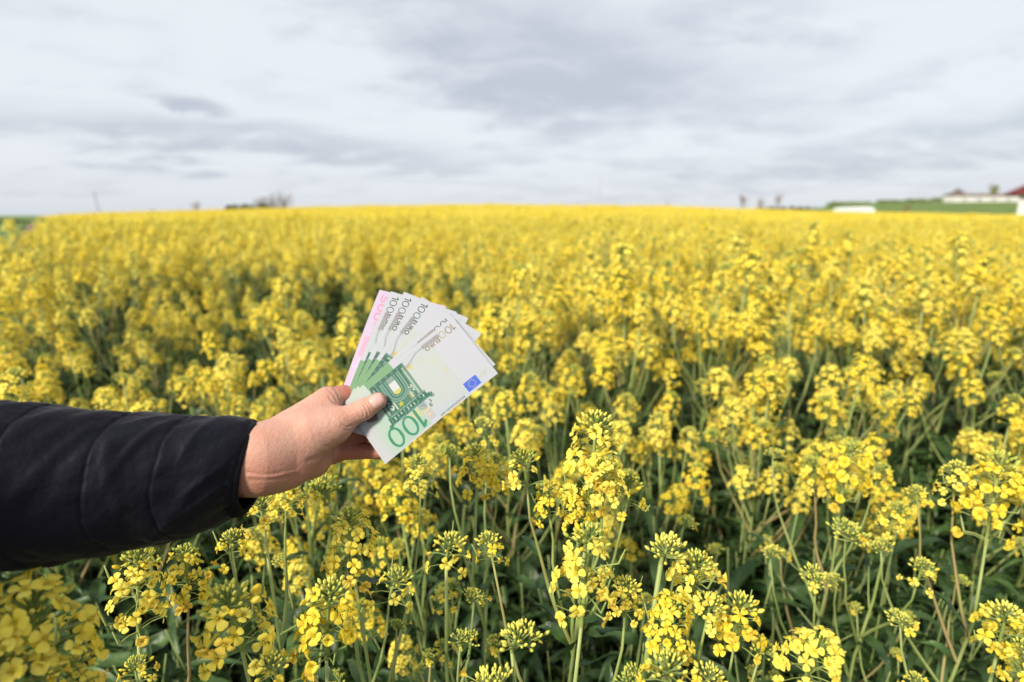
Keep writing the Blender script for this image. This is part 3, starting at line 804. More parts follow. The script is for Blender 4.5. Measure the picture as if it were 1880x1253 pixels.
def print_hundred(u, v):
    """printed colour of the sheet, millimetres, u along the long edge, v up"""
    C = np.zeros(u.shape + (3,)); C[:] = (.70, .73, .825)
    def blend(mask, col):
        mask = np.clip(mask, 0, 1)[..., None]; C[:] = C * (1 - mask) + np.array(col) * mask
    def box(u0, u1, v0, v1, e=.5): return sstep(u0 - e, u0 + e, u) * (1 - sstep(u1 - e, u1 + e, u)) * sstep(v0 - e, v0 + e, v) * (1 - sstep(v1 - e, v1 + e, v))
    blend(box(35, 75, 3, 80, .3) * .5, (.60, .72, .74))
    gui = .5 + .5 * np.sin(u * 1.9 + 5 * np.sin(v * .12)) * np.sin(v * 2.1 + 3 * np.sin(u * .1))
    blend(box(35, 75, 10, 70, 3) * .30 * gui, (.80, .78, .50))
    for (a, b, s, k) in ((54, 18, 3.2, .22), (43, 28, 3.2, .22), (40, 43, 3.2, .2), (68, 15.5, 3.2, .85)):
        r = np.hypot(u - a, v - b); th = np.arctan2(v - b, u - a); blend((1 - sstep(s * .7, s, r * (1.0 + .38 * np.cos(5 * th)))) * k, (.80, .66, .12))
    # grey microprint bar running along the lower edge
    blend(box(24, 46, 4.6, 9, .3) * (.60 + .4 * vnoise(u, v, .9)), (.38, .35, .37))
    c0 = 6.8 + 6 * sstep(52, 70, u)
    blend(box(46, 72, -5, 90, .4) * (1 - sstep(.8, 1.3, np.abs(v - c0) / (1 + .9 * sstep(60, 72, u)))) * (.45 + .25 * (np.sin(v * 6) > 0)), (.38, .35, .38))
    # right half ground
    blend(box(84, 134, 56, 80, .5) * .75, (.46, .72, .54)); blend(box(114, 134, 8, 80, 3) * .75, (.54, .79, .62))
    blend(box(128, 145, 0, 82, 4) * .5, (.66, .77, .75)); blend(box(86, 96, 57, 66, 3) * .7, (.80, .70, .30)); blend(box(76, 84, 62, 70, 2) * .7, (.80, .70, .34))
    # gateway
    body = box(72, 117, 5.4, 47, .3)
    blend(body, (.20, .42, .32))
    blend(box(72, 80, 8, 47, 1) * .6, (.42, .62, .48))
    blend(box(74, 117, 5.4, 15, .5) * .8, (.10, .27, .20)); blend(box(74, 117, 5.4, 15, .5) * (np.abs(np.modf(u / 7.3)[0] - .5) > .33) * .7, (.36, .52, .46)); blend(box(74, 117, 9.4, 10, .2), (.03, .14, .10))
    lin = (np.sin(u * 4.2) > .2) * body
    blend(lin * .55, (.055, .24, .17))
    hatch = (np.sin((u + v) * 5.0) > .3) * body; blend(hatch * .25, (.10, .33, .24))
    for (a, w_, col, k) in ((75.5, .8, (.62, .74, .62), .8), (78.6, .5, (.03, .18, .13), .9), (82.6, .9, (.74, .80, .62), .85), (84.6, .6, (.72, .62, .14), .8), (103.4, .8, (.76, .82, .76), .9), (105.6, .6, (.03, .18, .13), .9), (111.5, .7, (.03, .16, .12), .9), (113.6, .9, (.45, .62, .52), .9)):
        blend(box(a - w_, a + w_, 10, 45, .3) * k, col)
    cxa, cya = 93.0, 27.0
    r = np.where(v > cya, np.hypot(u - cxa, v - cya), np.abs(u - cxa)); inb = (v > 10)
    blend(inb * (1 - sstep(13.2, 13.8, r)), (.13, .36, .27))
    for (r0, r1, col) in ((11.6, 12.8, (.36, .58, .48)), (8.6, 10.6, (.30, .52, .44)), (7.4, 8.4, (.04, .22, .16)), (5.4, 7.2, (.26, .50, .36))):
        blend(inb * sstep(r0 - .2, r0 + .2, r) * (1 - sstep(r1 - .2, r1 + .2, r)), col)
    blend(inb * (1 - sstep(4.0, 4.5, r)) * (v > 16), (.80, .82, .85)); blend(inb * (1 - sstep(4.0, 4.6, r)) * sstep(25.5, 27.5, v), (.74, .70, .20))
    blend(inb * (1 - sstep(4.0, 4.5, r)) * (v <= 16), (.35, .5, .44))
    for (a, b) in ((79.5, 36), (107.8, 37.5)):
        e = ((u - a) / 2.9) ** 2 + ((v - b) / 5.2) ** 2
        blend((e < 1) * 1.0, (.10, .32, .24)); blend((e < 1) * (vnoise(u, v, 1.1, 3) > .48), (.72, .82, .76))
    rs = np.hypot(u - 97.6, v - 42.2); ths = np.arctan2(v - 42.2, u - 97.6); blend(1 - sstep(1.8, 2.4, rs * (1 + .35 * np.cos(5 * ths))), (.66, .66, .08))
    corn = box(70, 118, 46, 55.5, .3)
    blend(corn, (.075, .30, .22)); blend(corn * (np.abs(v - 46.8) < .5), (.42, .62, .5)); blend(corn * (np.abs(v - 54.3) < .4), (.30, .50, .42))
    cellc = np.abs(np.modf((u - 70) / 4.1)[0] - .5); blend(corn * (cellc > .33) * (np.abs(v - 50.5) < 2.0) * (vnoise(u, v, .8, 5) > .35), (.62, .78, .70))
    blend(corn * (vnoise(u, v, .9, 6) > .7), (.03, .17, .12))
    for (a, b, s1, s2) in ((68.3, 53.5, 3.2, 2.6), (66.5, 56.5, 2.4, 1.6), (118.5, 55, 3.2, 2.0), (120.0, 57.5, 1.8, 1.6), (73.5, 63.5, 1.6, 2.4), (71.4, 59.6, .8, 2.6)):
        e = ((u - a) / s1) ** 2 + ((v - b) / s2) ** 2; blend((e < 1) * (vnoise(u, v, .9, 8) > .25), (.09, .30, .22))
    rr = np.hypot(u - 81.0, v - 59.0); blend((np.sin(rr * 3.2) > 0) * (rr < 4.6) * .9, (.09, .32, .24))
    # light green strip along the lower edge
    blend(box(83, 160, -1, 5.2, .2), (.32, .60, .33)); blend(box(118, 160, -1, 5.2, .2), (.66, .77, .70)); blend(box(139, 160, 2, 80, .8) * .8, (.74, .75, .81))
    g_ = np.clip((C[..., 1] - C[..., 0]) * 6, 0, 1)[..., None] * np.clip((.5 - C[..., 0]) * 4, 0, 1)[..., None]; C[:] = C * (1 - .25 * g_)
    return C * .50

def print_fivehundred(u, v):
    C = np.zeros(u.shape + (3,)); C[:] = (.40, .345, .46)
    def blend(mask, col):
        mask = np.clip(mask, 0, 1)[..., None]; C[:] = C * (1 - mask) + np.array(col) * mask
    blend((np.sin(u * .9 + v * .35) > .2) * .35 * (u > 60), (.47, .36, .46)); blend(sstep(60, 110, u) * .5, (.46, .34, .47))
    blend((u > 55) * (u < 78) * (v > 4) * (v < 10) * (.6 + .4 * vnoise(u, v, .9)), (.46, .26, .36)); blend((u > 78) * (np.abs(v - 7) < .25), (.55, .40, .70))
    blend((u > 88) * (np.abs(u - 90) < .4), (.55, .45, .75)); blend(sstep(132, 140, u) * .8, (.50, .47, .54))
    return C

def text_tris(s, u0, u1, v0, v1):
    cu = bpy.data.curves.new('t', 'FONT'); cu.body = s; cu.resolution_u = 4; cu.offset = .022 if s != 'BCE ECB EZB EKT EKP' else .012
    o = bpy.data.objects.new('t', cu); COL.objects.link(o)
    me = bpy.data.meshes.new_from_object(o); bpy.data.objects.remove(o)
    V = np.array([v.co[:2] for v in me.vertices]); F = [tuple(p.vertices) for p in me.polygons]; bpy.data.meshes.remove(me)
    mn, mx_ = V.min(0), V.max(0)
    V = (V - mn) / (mx_ - mn) * np.array([u1 - u0, v1 - v0]) + np.array([u0, v0])
    return V, F

def ring(cu, cv, a, b, w, n=32):
    V = []; F = []
    for k in range(n):
        t = 2 * math.pi * k / n
        wk = w * (1 - .28 * abs(math.sin(t)))
        V += [(cu + a * math.cos(t), cv + b * math.sin(t)), (cu + (a - wk) * math.cos(t), cv + (b - wk) * math.sin(t))]
    for k in range(n): j = (k + 1) % n; F.append((2 * k, 2 * j, 2 * j + 1, 2 * k + 1))
    return np.array(V), F

def poly(pts): return np.array(pts, float), [tuple(range(len(pts)))]

def star(cu, cv, r, n=5):
    return poly([(cu + (r if k % 2 == 0 else r * .42) * math.sin(math.pi * k / n), cv + (r if k % 2 == 0 else r * .42) * math.cos(math.pi * k / n)) for k in range(2 * n)])

def stroke(pts, w):
    V = []; F = []
    for i, p in enumerate(pts):
        a = np.array(pts[max(0, i - 1)], float); b = np.array(pts[min(len(pts) - 1, i + 1)], float); d = b - a; d /= np.linalg.norm(d) + 1e-9; n = np.array([-d[1], d[0]])
        V += [np.array(p) + n * w / 2, np.array(p) - n * w / 2]
    for i in range(len(pts) - 1): F.append((2 * i, 2 * i + 1, 2 * i + 3, 2 * i + 2))
    return np.array(V), F

class Note:
    def __init__(s, C, ang, off, Ln, Wd, seed, curl=0.0):
        a = math.radians(ang)
        s.C = ray_plane(C[0], C[1], off)
        D = ray_plane(C[0] - 100 * math.cos(a), C[1] + 100 * math.sin(a), off)
        s.u = (D - s.C) / np.linalg.norm(D - s.C); s.v = np.cross(NRM, s.u); s.v *= -1 if s.v @ np.array([.6, -.75, 0]) < 0 else 1
        s.L, s.Wd = Ln, Wd; s.curl = curl; s.seed = seed
    def at(s, u, v, lift=0.0):
        u = np.asarray(u, float); v = np.asarray(v, float)
        P = s.C + (u[..., None] * s.u + v[..., None] * s.v) * .001
        q = P - ON
        # a common soft bend of the whole fan, plus this sheet's own curl away from the pinch
        X = q @ np.array([.80, .60, 0]); Y = q @ np.array([.6, -.8, 0])
        r = np.hypot(X, Y)
        b = -1.6 * np.clip(X - .01, 0, 1) ** 2 * .36 - .9 * np.clip(Y, 0, 1) ** 2 * .9
        b = b + s.curl * np.clip(r - .03, 0, 1) ** 2 + .00012 * np.sin(u * .055 + s.seed) * np.clip(r / .06, 0, 1)
        P = P + NRM * (b + lift)[..., None]
        return c2w(P)

def decal(note, shapes, name, parent, origin, mats):
    """shapes: [((V,F), material index)]; lays flat print on the bent sheet"""
    bm = bmesh.new()
    for (V, F), mi in shapes:
        vs_ = [bm.verts.new((p[0], p[1], 0)) for p in V]
        for f in F:
            try: fc = bm.faces.new([vs_[i] for i in f]); fc.material_index = mi
            except ValueError: pass
    us = [v.co.x for v in bm.verts]
    for k in range(int(min(us)) + 2, int(max(us)), 4):
        bmesh.ops.bisect_plane(bm, geom=bm.verts[:] + bm.edges[:] + bm.faces[:], plane_co=(k, 0, 0), plane_no=(1, 0, 0))
    bmesh.ops.triangulate(bm, faces=[f for f in bm.faces if len(f.verts) > 4])
    bm.verts.ensure_lookup_table()
    UV = np.array([v.co[:2] for v in bm.verts]); Wp = note.at(UV[:, 0], UV[:, 1], .00010) - origin
    for v, p in zip(bm.verts, Wp): v.co = p
    fn = c2w(NRM) - np.array([0, 0, CAMZ])
    for f in bm.faces:
        f.normal_update()
        if f.normal.dot(Vector(fn)) < 0: f.normal_flip()
    me = bpy.data.meshes.new(name); bm.to_mesh(me); bm.free()
    for m in mats: me.materials.append(m)
    return link(name, me, parent)

def build_note(C, ang, off, value, label, seed, curl):
    hundred = value == 100
    Ln, Wd = (147, 80) if hundred else (157, 80)
    nt_ = Note(C, ang, off, Ln, Wd, seed, curl)
    nu, nv = int(Ln / .55), int(Wd / .55)
    U, V = np.meshgrid(np.linspace(0, Ln, nu), np.linspace(0, Wd, nv), indexing='ij')
    vv = V * 82 / 80
    colr = (print_hundred if hundred else print_fivehundred)(U, vv)
    P = nt_.at(U, V).reshape(-1, 3); origin = P[(nu // 2) * nv + nv // 2].copy()
    idx = np.arange(nu * nv).reshape(nu, nv)
    F = np.stack([idx[:-1, :-1], idx[1:, :-1], idx[1:, 1:], idx[:-1, 1:]], -1).reshape(-1, 4)
    me = mesh_data('banknote', P - origin, F.tolist(), [M_PAPER], None, True, colr.reshape(-1, 3), 'print')
    o = link('banknote', me, None, origin); setp(o, label, 'banknote', 'banknotes fanned out in the hand')
    S = lambda shapes, name, mats: decal(nt_, shapes, name, o, origin, mats)
    if hundred:
        dark = seed != 5
        one = lambda u, v, w, h, t: poly([(u + w, v), (u + w, v + h), (u + w - t, v + h), (u, v + h - t * 1.3), (u + w * .12, v + h - t * 2.2), (u + w - t, v + h - t * 1.5), (u + w - t, v)])
        S([(one(86, 54.5, 7.2, 22, 3.1), 0), (ring(103, 65.6, 7.8, 11.2, 3.2), 0), (ring(121.5, 65.6, 7.8, 11.2, 3.2), 0)], 'large_numeral', [I_GREEN])
        S([(one(4.4, 4.6, 3.4, 8.2, 1.1), 0), (ring(12.3, 8.7, 3.6, 4.3, 1.15), 0), (ring(20.6, 8.7, 3.6, 4.3, 1.15), 1)], 'small_numeral', [I_DARK if dark else I_BROWN, ink('ink_shift', (.05, .10, .08) if dark else (.20, .26, .15))])
        S([(text_tris('EURO', 25.6, 44.5, 8.6, 13.6), 0)], 'currency_word', [I_DARK if dark else I_BROWN])
        stars = [(star(27 + 3.7 * math.sin(k * math.pi / 6), 71.6 + 3.7 * math.cos(k * math.pi / 6), .62), 1) for k in range(12)]
        fl = S([(poly([(19, 66.2), (35, 66.2), (35, 77), (19, 77)]), 0)], 'flag_emblem', [I_BLUE])
        st_ = decal(nt_, stars, 'star_ring', fl, origin, [I_BLUE, I_YEL])
        for v in st_.data.vertices: v.co += Vector(c2w(NRM) - np.array([0, 0, CAMZ])) * .0001
        S([(text_tris('BCE ECB EZB EKT EKP', 41, 72, 76.4, 78.4), 0)], 'bank_initials', [I_DARK])
        S([(poly([(75.5, 64.5), (83.2, 64.5), (83.2, 74.3), (75.5, 74.3)]), 0), (star(80.5, 69, 1.8), 1)], 'silver_foil_patch', [I_FOIL, I_STAR])
        arc = lambda a, b, r, t0, t1, w: (stroke([(a + r * math.cos(t), b + r * math.sin(t)) for t in np.linspace(t0, t1, 9)], w), 0)
        S([arc(15.8, 69.0, 2.1, 0, 3.1, .7), (stroke([(12, 67.8), (12, 71.6), (10.4, 72.6)], .7), 0), arc(8.0, 70.8, 2.3, -2.4, .7, .7), (stroke([(5, 71), (5.2, 74)], .6), 0)], 'register_mark', [I_LGREEN])
        S([(stroke([(47, 72), (53, 68.5), (56, 73), (52, 71), (60, 66)], .28), 0), (stroke([(49, 66), (55, 70), (63, 71)], .22), 0)], 'signature', [I_SIG])
        blob = []
        for k in range(26):
            t = 2 * math.pi * k / 26; r_ = 7.4 * (1 + .16 * math.sin(3 * t + 1) + .09 * math.sin(7 * t) + .06 * math.sin(11 * t + 2)); blob.append((130.4 + r_ * math.cos(t) * .82, 31 + r_ * math.sin(t)))
        S([(poly(blob), 0)], 'printed_emblem', [I_MAUVE])
    else:
        S([(text_tris('500', 5, 36, 5, 15.5), 0)], 'small_numeral', [I_PINK]); S([(text_tris('EYP\u03a9', 38, 62, 9.5, 14.5), 0)], 'currency_word', [I_PINK]); S([(text_tris('500', 92, 138, 52, 74), 0)], 'large_numeral', [I_PINK])
    return nt_

NOTES = [((692.8, 529), 71.0, -.0040, 500, 'pinkish purple 500 banknote at the back of the fan', 1, -.25),
         ((713.5, 531.7), 68.2, -.0032, 100, 'green 100 banknote next to the pink one, most of it covered', 2, -.18),
         ((737.5, 532.3), 64.0, -.0024, 100, 'green 100 banknote third from the back of the fan', 3, -.12),
         ((770, 541), 56.0, -.0016, 100, 'green 100 banknote in the middle of the fan showing its whole EURO word', 4, -.06),
         ((817.5, 568.3), 42.6, -.0008, 100, 'green 100 banknote directly behind the front one, its numerals half covered', 6, .08),
         ((828, 579), 39.6, .0, 100, 'frontmost green 100 banknote with blue flag, held under the thumb', 5, .22)]
NT = [build_note(*a) for a in NOTES]

# ------------------------------------------------------------------ the hand: one continuous surface from a distance field
def seg(p, a, b, r1, r2, flat=1.0):
    ab = b - a; t = np.clip(((p - a) @ ab) / (ab @ ab), 0, 1)
    q = p - a - t[..., None] * ab
    if flat != 1.0: q = q * np.array([1, 1, 1 / flat])
    d = np.sqrt((q * q).sum(-1)) - (r1 + (r2 - r1) * t)
    return d * (min(1, flat))
def smin(a, b, k):
    h = np.clip(.5 + .5 * (b - a) / k, 0, 1)
    return b * (1 - h) + a * h - k * h * (1 - h)

def K(px, py, d): return cs(px, py, d)
def hand_sdf(p):
    f = seg(p, K(330, 872, .545), K(472, 846, .545), .024, .0305, .80)
    f = smin(f, seg(p, K(468, 846, .540), K(520, 838, .560), .031, .033, .72), .012)
    S1 = lambda a, b, r1, r2, k, fl=1.0: smin(f, seg(p, K(*a), K(*b), r1 * .001, r2 * .001, fl), k * .001)
    f = S1((505, 812, .560), (602, 737, .604), 19, 15.5, 12)        # index metacarpal
    f = S1((505, 828, .568), (612, 765, .613), 16, 14, 10)
    f = S1((505, 842, .570), (614, 798, .615), 16, 14, 10)
    f = S1((500, 858, .566), (606, 830, .612), 18, 14, 10)
    f = S1((505, 862, .560), (575, 850, .592), 18.5, 16, 10)       # heel of the palm
    f = S1((500, 822, .552), (575, 796, .571), 19, 22, 14)          # ball of the thumb
    f = S1((575, 796, .571), (612, 784, .576), 22, 17.5, 10)
    f = S1((545, 790, .575), (598, 752, .592), 19, 13, 12)          # web
    th = seg(p, K(608, 782, .5755), K(650, 760.5, .5815), .0165, .0106)
    th = smin(th, seg(p, K(650, 760.5, .5815), K(668, 752, .5835), .0104, .0108), .004)
    th = smin(th, seg(p, K(668, 752, .5835), K(694.5, 736.5, .5868), .0106, .0088), .003)
    f = smin(f, th, .009)
    fingers = [
        [(602, 737, .606, 13), (662, 716, .622, 10), (700, 728, .614, 9), (722, 742, .603, 7.8)],
        [(612, 765, .614, 13), (676, 760, .628, 10), (714, 768, .616, 9), (738, 778, .597, 7.8)],
        [(612, 796, .616, 13), (672, 794, .626, 9.4), (708, 793, .612, 8.6), (732, 792, .596, 7.6)],
        [(604, 828, .612, 12.5), (652, 828, .621, 9.1), (694, 828.5, .611, 8.4), (718, 826, .592, 7.2)]]
    for ch in fingers:
        g = None
        for a, b in zip(ch[:-1], ch[1:]):
            s_ = seg(p, K(*a[:3]), K(*b[:3]), a[3] * .001, b[3] * .001)
            g = s_ if g is None else smin(g, s_, .002)
        f = smin(f, g, .0045)
    # creases and tendons
    dep = -p[..., 2]; px = 940 + p[..., 0] / dep * FPX; py = 626.5 - p[..., 1] / dep * FPX
    def groove(pts, w, h, dmax):
        best = np.full(px.shape, 1e9)
        for (x0, y0), (x1, y1) in zip(pts[:-1], pts[1:]):
            vx, vy = x1 - x0, y1 - y0; t = np.clip(((px - x0) * vx + (py - y0) * vy) / (vx * vx + vy * vy), 0, 1)
            best = np.minimum(best, np.hypot(px - x0 - t * vx, py - y0 - t * vy))
        return h * .001 * np.exp(-(best / w) ** 2) * (dep < dmax)
    f = f + groove([(664, 741), (671, 749), (675, 760), (673, 768)], 1.2, .85, .60)
    f = f + groove([(669, 739), (677, 748), (681, 757)], 1.1, .6, .60)
    f = f + groove([(660, 744), (666, 753), (668, 765)], 1.1, .5, .60)
    f = f + groove([(628, 780), (638, 785), (645, 781)], 1.6, .9, .60)
    f = f + groove([(620, 784), (632, 790), (642, 790)], 1.4, .55, .60)
    f = f + groove([(566, 846), (580, 842), (600, 832), (622, 818)], 4.2, .9, .60)
    f = f + groove([(575, 806), (590, 815), (603, 822)], 2.4, .3, .60)
    f = f + groove([(560, 812), (575, 824), (592, 832)], 2.4, .3, .60)
    f = f + groove([(588, 800), (602, 806), (616, 812)], 2.0, .28, .60)
    f = f + groove([(455, 868), (480, 872), (515, 869)], 3.6, .40, .60)
    f = f + groove([(458, 882), (490, 882), (530, 876)], 3.2, .30, .60)
    f = f + groove([(605, 862), (612, 848), (613, 832)], 2.2, .8, .66)
    f = f + groove([(590, 862), (606, 850), (618, 838)], 2.2, .5, .66)
    f = f - groove([(455, 874), (500, 876), (545, 866)], 3.2, .5, .62)
    f = f + groove([(600, 712), (612, 724), (618, 736)], 1.6, .5, .66) + groove([(610, 707), (618, 718), (622, 730)], 1.6, .45, .66) + groove([(604, 730), (612, 738), (618, 742)], 1.8, .6, .66)
    # nail bed
    f = f + groove([(690, 728), (700, 735)], 7, .35, .586) * 0
    return f

def surface_nets(fn, lo, hi, h):
    nx, ny, nz = [int((hi[i] - lo[i]) / h) + 1 for i in range(3)]
    xs = [lo[i] + h * np.arange(n) for i, n in enumerate((nx, ny, nz))]
    f = np.empty((nx, ny, nz), np.float32)
    for i in range(0, nx, 8):
        g = np.stack(np.meshgrid(xs[0][i:i + 8], xs[1], xs[2], indexing='ij'), -1)
        f[i:i + 8] = fn(g)
    s = f < 0
    cnt = np.zeros((nx - 1, ny - 1, nz - 1), np.float32); acc = np.zeros(cnt.shape + (3,), np.float32)
    cor = [(a, b, c) for a in (0, 1) for b in (0, 1) for c in (0, 1)]
    def sub(A, o): return A[o[0]:o[0] + nx - 1, o[1]:o[1] + ny - 1, o[2]:o[2] + nz - 1]
    for a in cor:
        for ax in range(3):
            if a[ax]: continue
            b = list(a); b[ax] = 1
            fa, fb = sub(f, a), sub(f, b); m = (fa < 0) != (fb < 0)
            t = np.where(m, fa / np.where(m, fa - fb, 1), 0)
            cnt += m
            for k in range(3): acc[..., k] += m * (a[k] + (t if k == ax else 0))
    act = cnt > 0; idx = -np.ones(cnt.shape, np.int64); idx[act] = np.arange(act.sum())
    ii = np.argwhere(act)
    V = (ii + acc[act] / cnt[act][:, None]) * h + np.array(lo)
    F = []
    for ax in range(3):
        o1, o2 = [(1, 2), (2, 0), (0, 1)][ax]
        sl = [slice(1, -1)] * 3; sl[ax] = slice(0, -1)
        A = s[tuple(sl)]; sl2 = list(sl); sl2[ax] = slice(1, None); B = s[tuple(sl2)]
        e = np.argwhere(A != B); base = e + np.array([0 if k == ax else 1 for k in range(3)])
        q = []
        for (d1, d2) in ((0, 0), (-1, 0), (-1, -1), (0, -1)):
            c = base.copy(); c[:, o1] += d1; c[:, o2] += d2; q.append(idx[c[:, 0], c[:, 1], c[:, 2]])
        q = np.stack(q, -1); inside = A[tuple(e.T)]
        q[~inside] = q[~inside][:, ::-1]; F.append(q)
    return V, np.concatenate(F)

def skin_mat():
    m = bpy.data.materials.new('skin'); m.use_nodes = True; t = m.node_tree; b = t.nodes['Principled BSDF']
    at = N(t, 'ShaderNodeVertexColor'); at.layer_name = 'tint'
    tc = N(t, 'ShaderNodeTexCoord')
    n = N(t, 'ShaderNodeTexNoise'); n.inputs['Scale'].default_value = 58; n.inputs['Detail'].default_value = 8; L(t, tc.outputs['Object'], n.inputs['Vector'])
    n2 = N(t, 'ShaderNodeTexNoise'); n2.inputs['Scale'].default_value = 420; n2.inputs['Detail'].default_value = 3; L(t, tc.outputs['Object'], n2.inputs['Vector'])
    f = mth(t, 'ADD', mth(t, 'MULTIPLY', mth(t, 'SUBTRACT', n.outputs['Fac'], .5), 2.6), .5, clamp=True)
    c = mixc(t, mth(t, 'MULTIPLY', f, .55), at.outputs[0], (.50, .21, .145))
    c = mixc(t, mth(t, 'MULTIPLY', n2.outputs['Fac'], .22), c, (.64, .44, .36))
    L(t, c, b.inputs['Base Color']); b.inputs['Roughness'].default_value = .47; b.inputs['Specular IOR Level'].default_value = .38
    b.inputs['Subsurface Weight'].default_value = .25; b.inputs['Subsurface Radius'].default_value = (.9, .35, .2); b.inputs['Subsurface Scale'].default_value = .006
    vo = N(t, 'ShaderNodeTexVoronoi'); vo.inputs['Scale'].default_value = 900; L(t, tc.outputs['Object'], vo.inputs['Vector'])
    wv = N(t, 'ShaderNodeTexNoise'); wv.inputs['Scale'].default_value = 260; wv.inputs['Detail'].default_value = 6; wv.inputs['Roughness'].default_value = .65; L(t, tc.outputs['Object'], wv.inputs['Vector'])
    hgt = mth(t, 'ADD', mth(t, 'MULTIPLY', vo.outputs['Distance'], .35), wv.outputs['Fac'])
    bp = N(t, 'ShaderNodeBump'); bp.inputs['Strength'].default_value = .8; bp.inputs['Distance'].default_value = .0013
    L(t, hgt, bp.inputs['Height']); L(t, bp.outputs[0], b.inputs['Normal'])
    return m

def build_hand(root, origin):
    lo = (K(360, 0, .52)[0], K(0, 935, .56)[1], -.665); hi = (K(775, 0, .60)[0], K(0, 668, .6)[1], -.470)
    V, F = surface_nets(hand_sdf, lo, hi, .00078)
    e = 5e-4                                                        # pull the vertices onto the true surface
    for _ in range(2):
        d = hand_sdf(V); g = np.stack([hand_sdf(V + np.eye(3)[k] * e) - hand_sdf(V - np.eye(3)[k] * e) for k in range(3)], -1) / (2 * e)
        g /= np.maximum(np.linalg.norm(g, axis=1, keepdims=True), .3); V = V - g * np.clip(d, -.0006, .0006)[:, None]
    dep = -V[:, 2]; px = 940 + V[:, 0] / dep * FPX; py = 626.5 - V[:, 1] / dep * FPX
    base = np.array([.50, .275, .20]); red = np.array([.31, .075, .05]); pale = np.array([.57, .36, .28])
    w = np.clip(sstep(820, 868, py) * .45 + sstep(.594, .606, dep) * sstep(585, 640, px) * 1.1 + sstep(675, 706, px) * (dep < .6) * .30, 0, 1)  # skin redness, plus shade painted as deep red on fingers behind the banknotes
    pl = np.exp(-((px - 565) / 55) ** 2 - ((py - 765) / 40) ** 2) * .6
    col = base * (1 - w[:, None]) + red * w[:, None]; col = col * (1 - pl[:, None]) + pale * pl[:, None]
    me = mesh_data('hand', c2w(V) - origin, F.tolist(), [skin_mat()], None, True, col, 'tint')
    bm = bmesh.new(); bm.from_mesh(me); bmesh.ops.recalc_face_normals(bm, faces=bm.faces); bm.to_mesh(me); bm.free()
    hand = link('hand', me, root)
    # thumb nail: a curved plate lying in the thumb's surface
    ax = K(694.5, 736.5, .5868) - K(668, 752, .5835); ax /= np.linalg.norm(ax)
    side = np.cross(ax, np.array([.18, .30, 1.0])); side /= np.linalg.norm(side); upn = np.cross(side, ax)
    if upn[2] < 0: upn = -upn
    c0 = K(694.5, 736.5, .5868) - ax * .0005
    n_a, n_b = 18, 14; Vn = []
    for i in range(n_a):
        for j in range(n_b):
            t = i / (n_a - 1) * 2 - 1; s_ = j / (n_b - 1) * 2 - 1
            wd = .0072 * (1 - .30 * max(0, t) ** 3) * (1 if t > -.6 else 1 - .35 * ((-.6 - t) / .4) ** 2)
            q = c0 + ax * (t * .0068) + side * (s_ * wd)
            h = np.array([.013 + 0 * 1.0]); pt = q + upn * .013
            for _ in range(30):
                dd = float(hand_sdf(pt[None, :])[0])
                if dd < 2e-5: break
                pt = pt - upn * dd * .9
            edge = max(abs(s_), abs(t))
            Vn.append(pt + upn * (.00042 * (1 - edge ** 6) - .00018 * edge ** 6 + (.0003 if t > .7 else 0)))
    Fn = [(i * n_b + j, (i + 1) * n_b + j, (i + 1) * n_b + j + 1, i * n_b + j + 1) for i in range(n_a - 1) for j in range(n_b - 1)]
    mn = mat('nail', (.64, .42, .38), .38, .4, varied((.56, .30, .26), (.64, .40, .35), 160, 2, 0, .8))
    mn.node_tree.nodes['Principled BSDF'].inputs['Subsurface Weight'].default_value = .0
    link('thumbnail', mesh_data('thumbnail', c2w(np.array(Vn)) - origin, Fn, [mn]), hand)

